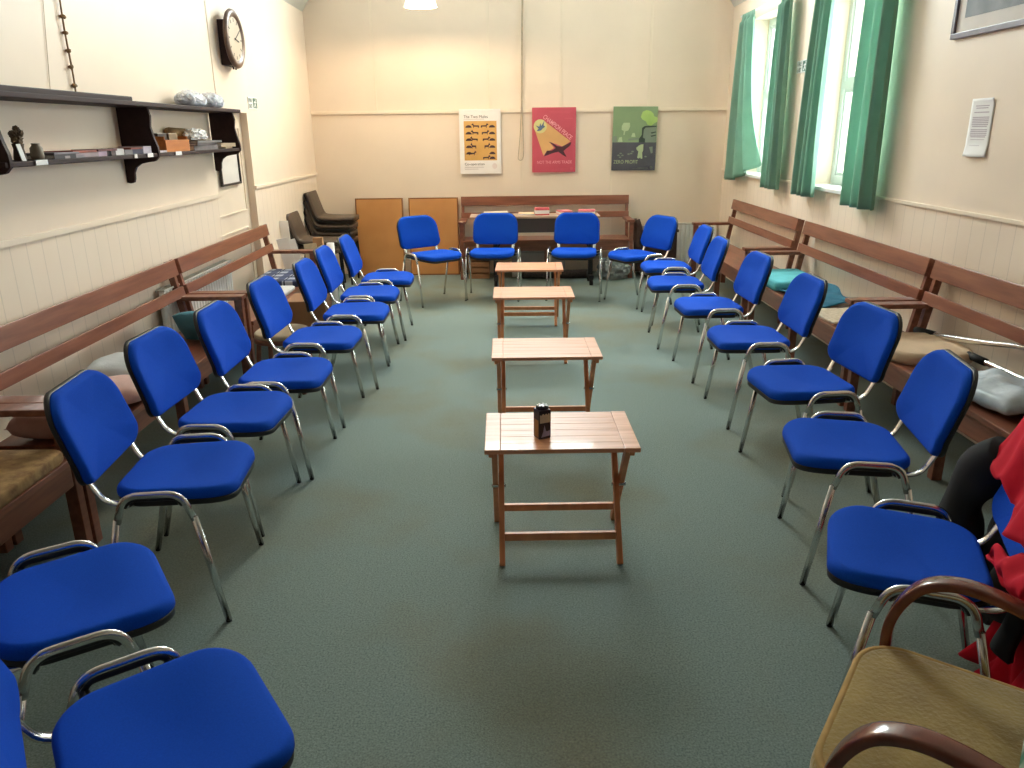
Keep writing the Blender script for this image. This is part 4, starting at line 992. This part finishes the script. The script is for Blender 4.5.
# radiators
def radiator(lab, loc, rz, L, z0, z1):
    t = root('radiator', lab, 'radiator', loc, rz, 'white panel radiators')
    bm = BM(); n = int(L / .05)
    pts2 = []
    for i in range(n):
        x = -L / 2 + L * i / n; dx = L / n
        pts2 += [(x, -.05), (x + dx * .2, -.062), (x + dx * .7, -.062), (x + dx * .9, -.05)]
    pts2 += [(L / 2, -.05), (L / 2, -.03), (-L / 2, -.03)]
    prism(bm, pts2, lambda x, y: (x, y, z0), lambda x, y: (x, y, z1)); obj('radiator_panel', bm, M_white, t)
    bm = BM()
    for y in (-.064, -.012): box(bm, (0, y, z1 + .004), (L, .008, .012), .002)
    m = int(L / .035)
    for i in range(m): box(bm, (-L / 2 + L * (i + .5) / m, -.038, z1 + .004), (.012, .05, .006))
    obj('top_grille', bm, mat('grey_white_enamel', (206, 204, 194), .4, vary=.1, scale=9), t)
    for s in (-1, 1):
        bm = BM(); tube(bm, fillet([(s * (L / 2 + .0), -.045, z0 + .05), (s * (L / 2 + .04), -.045, z0 + .05), (s * (L / 2 + .04), -.045, .002)], .02), .009, .009, 8); obj('pipe', bm, M_white, t, True)
        bm = BM(); box(bm, (s * L * .35, -.016, (z0 + z1) / 2), (.04, .03, .3)); obj('wall_bracket', bm, M_white, t)
    return t
radiator('white panel radiator on the shelf wall behind the bench', (XL, 5.45, 0), R(90), 1.25, .14, .69)
radiator('white panel radiator on the back wall beside the window-side corner', (2.22, YB - .02, 0), 0, .52, .12, .56)
# desk in front of the back bench
dk = root('trestle_desk', 'long narrow desk with a dark apron standing before the back bench', 'desk', (.29, 8.60, 0))
M_dtop = mat('pale_desk_veneer', (190, 162, 140), .45, rgb2=(170, 140, 118), scale=5, stretch=(.5, 6, 6)); M_dap = mat('dark_grey_brown_board', (84, 72, 72), .5, vary=.12, scale=6)
bm = BM(); box(bm, (0, 0, .748), (1.40, .34, .024), .004); obj('desktop', bm, M_dtop, dk)
bm = BM(); box(bm, (0, -.13, .66), (1.22, .018, .15), .003); obj('apron', bm, M_dap, dk)
for s, x in ((-1, -.43), (1, .62)):
    bm = BM(); beam(bm, (x, .0, .735), (x, .0, .10), .05, .07, (0, 1, 0)); beam(bm, (x, -.15, .085), (x, .15, .085), .05, .045, (0, 0, 1)); l = obj('leg', bm, M_black, dk)
    bm = BM(); beam(bm, (x - s * 0.02, -.0, .40), (x - .18 * s, -.0, .70), .02, .03, (0, 1, 0)); obj('brace', bm, M_black, l)
    for y in (-.13, .13):
        bm = BM(); tube(bm, [(x - .018, y, .034), (x + .018, y, .034)], .034, .034, 16); obj('castor', bm, M_rubber, l, True)
DT = .760
def slab(name, lab, cat, x, y, w, d, h, rgb, rz=0):
    t = root(name, lab, cat, (x, y, DT), R(rz), 'papers on the desk')
    bm = BM(); box(bm, (0, 0, h / 2), (w, d, h), .001); obj('cover', bm, mat('cover_%d_%d_%d' % rgb, rgb, .6, vary=.06, scale=20), t)
    bm = BM(); box(bm, (0, 0, h * .45), (w + .002, d + .002, h * .5)); obj('page_block', bm, M_paper, t)
slab('book', 'cream book on the desk behind the second back-row chair', 'book', -.13, 8.62, .26, .2, .03, (232, 214, 186), 3)
slab('booklet', 'buff booklet on the desk between the back-row chairs', 'booklet', .20, 8.57, .17, .16, .024, (236, 198, 160), -2)
slab('card_box', 'pink topped white card box on the desk', 'box', .37, 8.58, .15, .11, .075, (222, 96, 104), 4)
slab('leaflet', 'pink leaflet pile on the desk nearest the card box', 'leaflets', .62, 8.62, .14, .18, .04, (228, 128, 132), 12)
slab('leaflet', 'pink leaflet pile near the window-side end of the desk', 'leaflets', .86, 8.62, .18, .18, .045, (226, 116, 126), -8)
# under and beside the back bench
wc = root('slatted_crate', 'small slatted wooden crate under the back bench', 'crate', (-.34, 9.06, 0))
for z in (.03, .10, .17, .24):
    bm = BM(); box(bm, (0, -.12, z), (.24, .012, .052), .002); obj('slat', bm, M_crate, wc)
for x in (-.11, .11):
    bm = BM(); box(bm, (x, 0, .135), (.014, .226, .27), .002); obj('end_board', bm, M_crate, wc)
bm = BM(); box(bm, (0, .12, .135), (.24, .012, .26), .002); obj('rear_board', bm, M_crate, wc)
gb = root('storage_box', 'pale grey lidded storage box under the back bench', 'box', (.35, 9.12, 0))
M_gbox = mat('pale_grey_plastic', (176, 172, 170), .5, vary=.05, scale=9)
bm = BM(); box(bm, (0, 0, .15), (.62, .26, .30), .02); obj('box_body', bm, M_gbox, gb); bm = BM(); box(bm, (0, 0, .315), (.66, .29, .03), .01); obj('lid', bm, M_gbox, gb)
bm = BM(); tube(bm, [Vector((-.40 + .8 * k / 16, .008 * math.sin(k), .055)) for k in range(17)], .05, .052, 16); o = obj('rolled_rug', bm, mat('dark_brown_rug', (66, 52, 46), .95, rgb2=(40, 32, 30), scale=40, bump=.5), None, True); o.location = (.56, 8.90, 0); tag(o, 'dark rolled rug on the floor in front of the grey storage box', 'rug')
bm = BM(); blob(bm, (0, 0, .10), (.18, .12, .17), 5, .22, 4, 4); o = obj('plastic_bag', bm, plastic_film('clear_grey_plastic', (150, 156, 156), .8)); o.location = (1.20, 8.86, 0); tag(o, 'crumpled clear plastic bag on the floor by the end of the back bench', 'bag')
cb = root('low_cupboard', 'dark brown low cupboard behind the angled corner chair', 'cupboard', (1.72, 9.05, 0))
M_cb = mat('dark_chocolate_wood', (62, 40, 34), .5, rgb2=(46, 29, 26), scale=4, stretch=(.6, 5, 5))
bm = BM(); box(bm, (0, 0, .27), (.40, .36, .50), .006); obj('cupboard_body', bm, M_cb, cb)
bm = BM(); box(bm, (0, -.188, .26), (.36, .016, .42), .004); dd = obj('door', bm, M_cb, cb); bm = BM(); lathe(bm, [(.008, 0), (.012, .012), (0, .02)], 10); q = obj('knob', bm, M_steel, dd, True); q.data.transform(Matrix.Translation((-.13, -.196, .28)) @ Matrix.Rotation(R(90), 4, 'X'))
bm = BM(); box(bm, (0, 0, .535), (.43, .38, .03), .005); obj('cupboard_top', bm, M_cb, cb)
def rf(u, v): return (1.515 - .045 * (1 - v) + .02 * math.sin(v * 11) * (1 - u), 8.86 + .28 * u, .63 - .55 * v + .03 * math.sin(u * 7))
o = sheet('dark_blanket', lambda u, v: rf(u, v), 16, 24, mat('dark_brown_wool', (70, 48, 40), .95, vary=.2, scale=12), None, .05); tag(o, 'dark brown blanket hanging at the side of the low cupboard', 'blanket')
# footstool behind the shelf-side chairs
fs = root('footstool', 'small wooden stool with a cream pad behind the fourth shelf-side chair', 'stool', (-1.50, 4.98, 0))
bm = BM(); pad(bm, rrect(.34, .36, .15, 8), .035, .015); o = obj('seat_pad', bm, mat('cream_canvas', (196, 178, 150), .9, vary=.06, scale=9, bump=.2), fs, True); o.data.transform(Matrix.Translation((0, 0, .40)))
bm = BM(); pad(bm, rrect(.35, .37, .15, 8), .03, .008); o = obj('seat_frame', bm, M_bench, fs, True); o.data.transform(Matrix.Translation((0, 0, .366)))
for sx in (-1, 1):
    for sy in (-1, 1):
        bm = BM(); tube(bm, [(sx * .12, sy * .12, .345), (sx * .15, sy * .15, 0)], .016, .016, 8); obj('leg', bm, M_bench, fs, True)
bx = root('cardboard_box', 'brown cardboard box on the floor in front of the plaid cushion', 'box', (-1.58, 6.02, 0), R(6))
M_card = mat('kraft_cardboard', (164, 120, 84), .8, vary=.08, scale=9)
bm = BM(); box(bm, (0, 0, .2), (.30, .34, .40), .004); obj('box_body', bm, M_card, bx)
for s in (-1, 1):
    bm = BM(); box(bm, (s * .075, 0, .402), (.146, .335, .004)); obj('box_flap', bm, M_card, bx)

# ------------------------------------------------------------------ lamps
M_shade = emit_mat('opal_glass_shade', (255, 244, 224), 1.0)
M_bulb = emit_mat('lamp_bulb', (255, 226, 180), 30)
def make_lamp():
    t = root('pendant_lamp', '', 'lamp', group='white dome pendant lamps')
    bm = BM(); lathe(bm, [(.020, .16), (.05, .145), (.10, .10), (.14, .045), (.155, .0), (.152, .0), (.136, .043), (.096, .096), (.048, .14), (.0, .150)], 36); obj('lamp_shade', bm, M_shade, t, True)
    bm = BM(); lathe(bm, [(0, .062), (.016, .066), (.024, .082), (.02, .105), (.013, .12), (.013, .145), (0, .146)], 16); obj('bulb', bm, M_bulb, t, True)
    bm = BM(); tube(bm, [(0, 0, .155), (0, 0, 1.56)], .004, .004, 6); obj('cable', bm, M_white, t, True)
    bm = BM(); lathe(bm, [(.016, .15), (.022, .17), (.018, .21), (0, .212)], 14); obj('lamp_holder', bm, M_white, t, True)
    return t
LP = [(-.795, 8.0, 'white dome pendant lamp hanging near the back wall'), (-.795, 4.6, 'white dome pendant lamp hanging over the shelf-side chairs')]
LAMP_W = [54, 9]
for i, (x, y, lab) in enumerate(LP):
    if i == 0: lamp0 = make_lamp(); lamp0.location = (x, y, 2.743); lamp0['label'] = lab; o = lamp0
    else: o = dup(lamp0, (x, y, 2.743), 0, lab)
    ld = bpy.data.lights.new('lamp_light', 'POINT'); ld.energy = LAMP_W[i]; ld.color = (1, .74, .46); ld.shadow_soft_size = .02
    lo = bpy.data.objects.new('lamp_light', ld); COL.objects.link(lo); lo.location = (x, y, 2.743 + .026)

# ------------------------------------------------------------------ daylight
SKY = 38.0
wd = bpy.data.worlds.new('overcast_sky'); sc.world = wd; wd.use_nodes = True
nt = wd.node_tree; bg = nt.nodes['Background']; tcw = nt.nodes.new('ShaderNodeTexCoord'); spw = nt.nodes.new('ShaderNodeSeparateXYZ'); nt.links.new(tcw.outputs['Generated'], spw.inputs[0])
mr = nt.nodes.new('ShaderNodeMapRange'); mr.inputs['From Min'].default_value = -.1; mr.inputs['From Max'].default_value = .5
mr.inputs['To Min'].default_value = SKY * .10; mr.inputs['To Max'].default_value = SKY; nt.links.new(spw.outputs['Y'], mr.inputs['Value']); nt.links.new(mr.outputs[0], bg.inputs['Strength'])
bg.inputs['Color'].default_value = (.92, .98, 1, 1)
for n, a, b in WIN:
    ld = bpy.data.lights.new('window_portal', 'AREA'); ld.shape = 'RECTANGLE'; ld.size = b - a; ld.size_y = WZ1 - WZ0
    ld.cycles.is_portal = True
    lo = bpy.data.objects.new('window_portal', ld); COL.objects.link(lo); lo.location = (XR + TH - .02, (a + b) / 2, (WZ0 + WZ1) / 2); lo.rotation_euler = (R(90), 0, R(90))

ld = bpy.data.lights.new('window_portal', 'AREA'); ld.shape = 'RECTANGLE'; ld.size = GX1 - GX0; ld.size_y = GZ1 - GZ0; ld.cycles.is_portal = True
lo = bpy.data.objects.new('window_portal', ld); COL.objects.link(lo); lo.location = ((GX0 + GX1) / 2, YB + .19, (GZ0 + GZ1) / 2); lo.rotation_euler = (R(-90), 0, 0)

# ------------------------------------------------------------------ camera
F, PT, YW, RL = 774.973, .3156, .0029, .0110
fw = Vector((math.sin(YW) * math.cos(PT), math.cos(YW) * math.cos(PT), -math.sin(PT)))
rt = Vector((math.cos(YW), -math.sin(YW), 0)); up = rt.cross(fw)
r2 = rt * math.cos(RL) - up * math.sin(RL); u2 = up * math.cos(RL) + rt * math.sin(RL)
cd = bpy.data.cameras.new('camera'); cam = bpy.data.objects.new('camera', cd); COL.objects.link(cam)
M4 = Matrix((r2, u2, -fw)).transposed().to_4x4(); M4.translation = (0, 0, 1.63); cam.matrix_world = M4
cd.sensor_fit = 'HORIZONTAL'; cd.sensor_width = 36; cd.lens = F / 1024 * 36; cd.clip_start = .05
sc.camera = cam
sc.view_settings.view_transform = 'Standard'; sc.view_settings.look = 'None'; sc.view_settings.gamma = 1; sc.view_settings.use_curve_mapping = False
sc.view_settings.exposure = 0.27
sc.cycles.max_bounces = 8; sc.cycles.diffuse_bounces = 5; sc.cycles.transparent_max_bounces = 12
sc.cycles.use_denoising = True
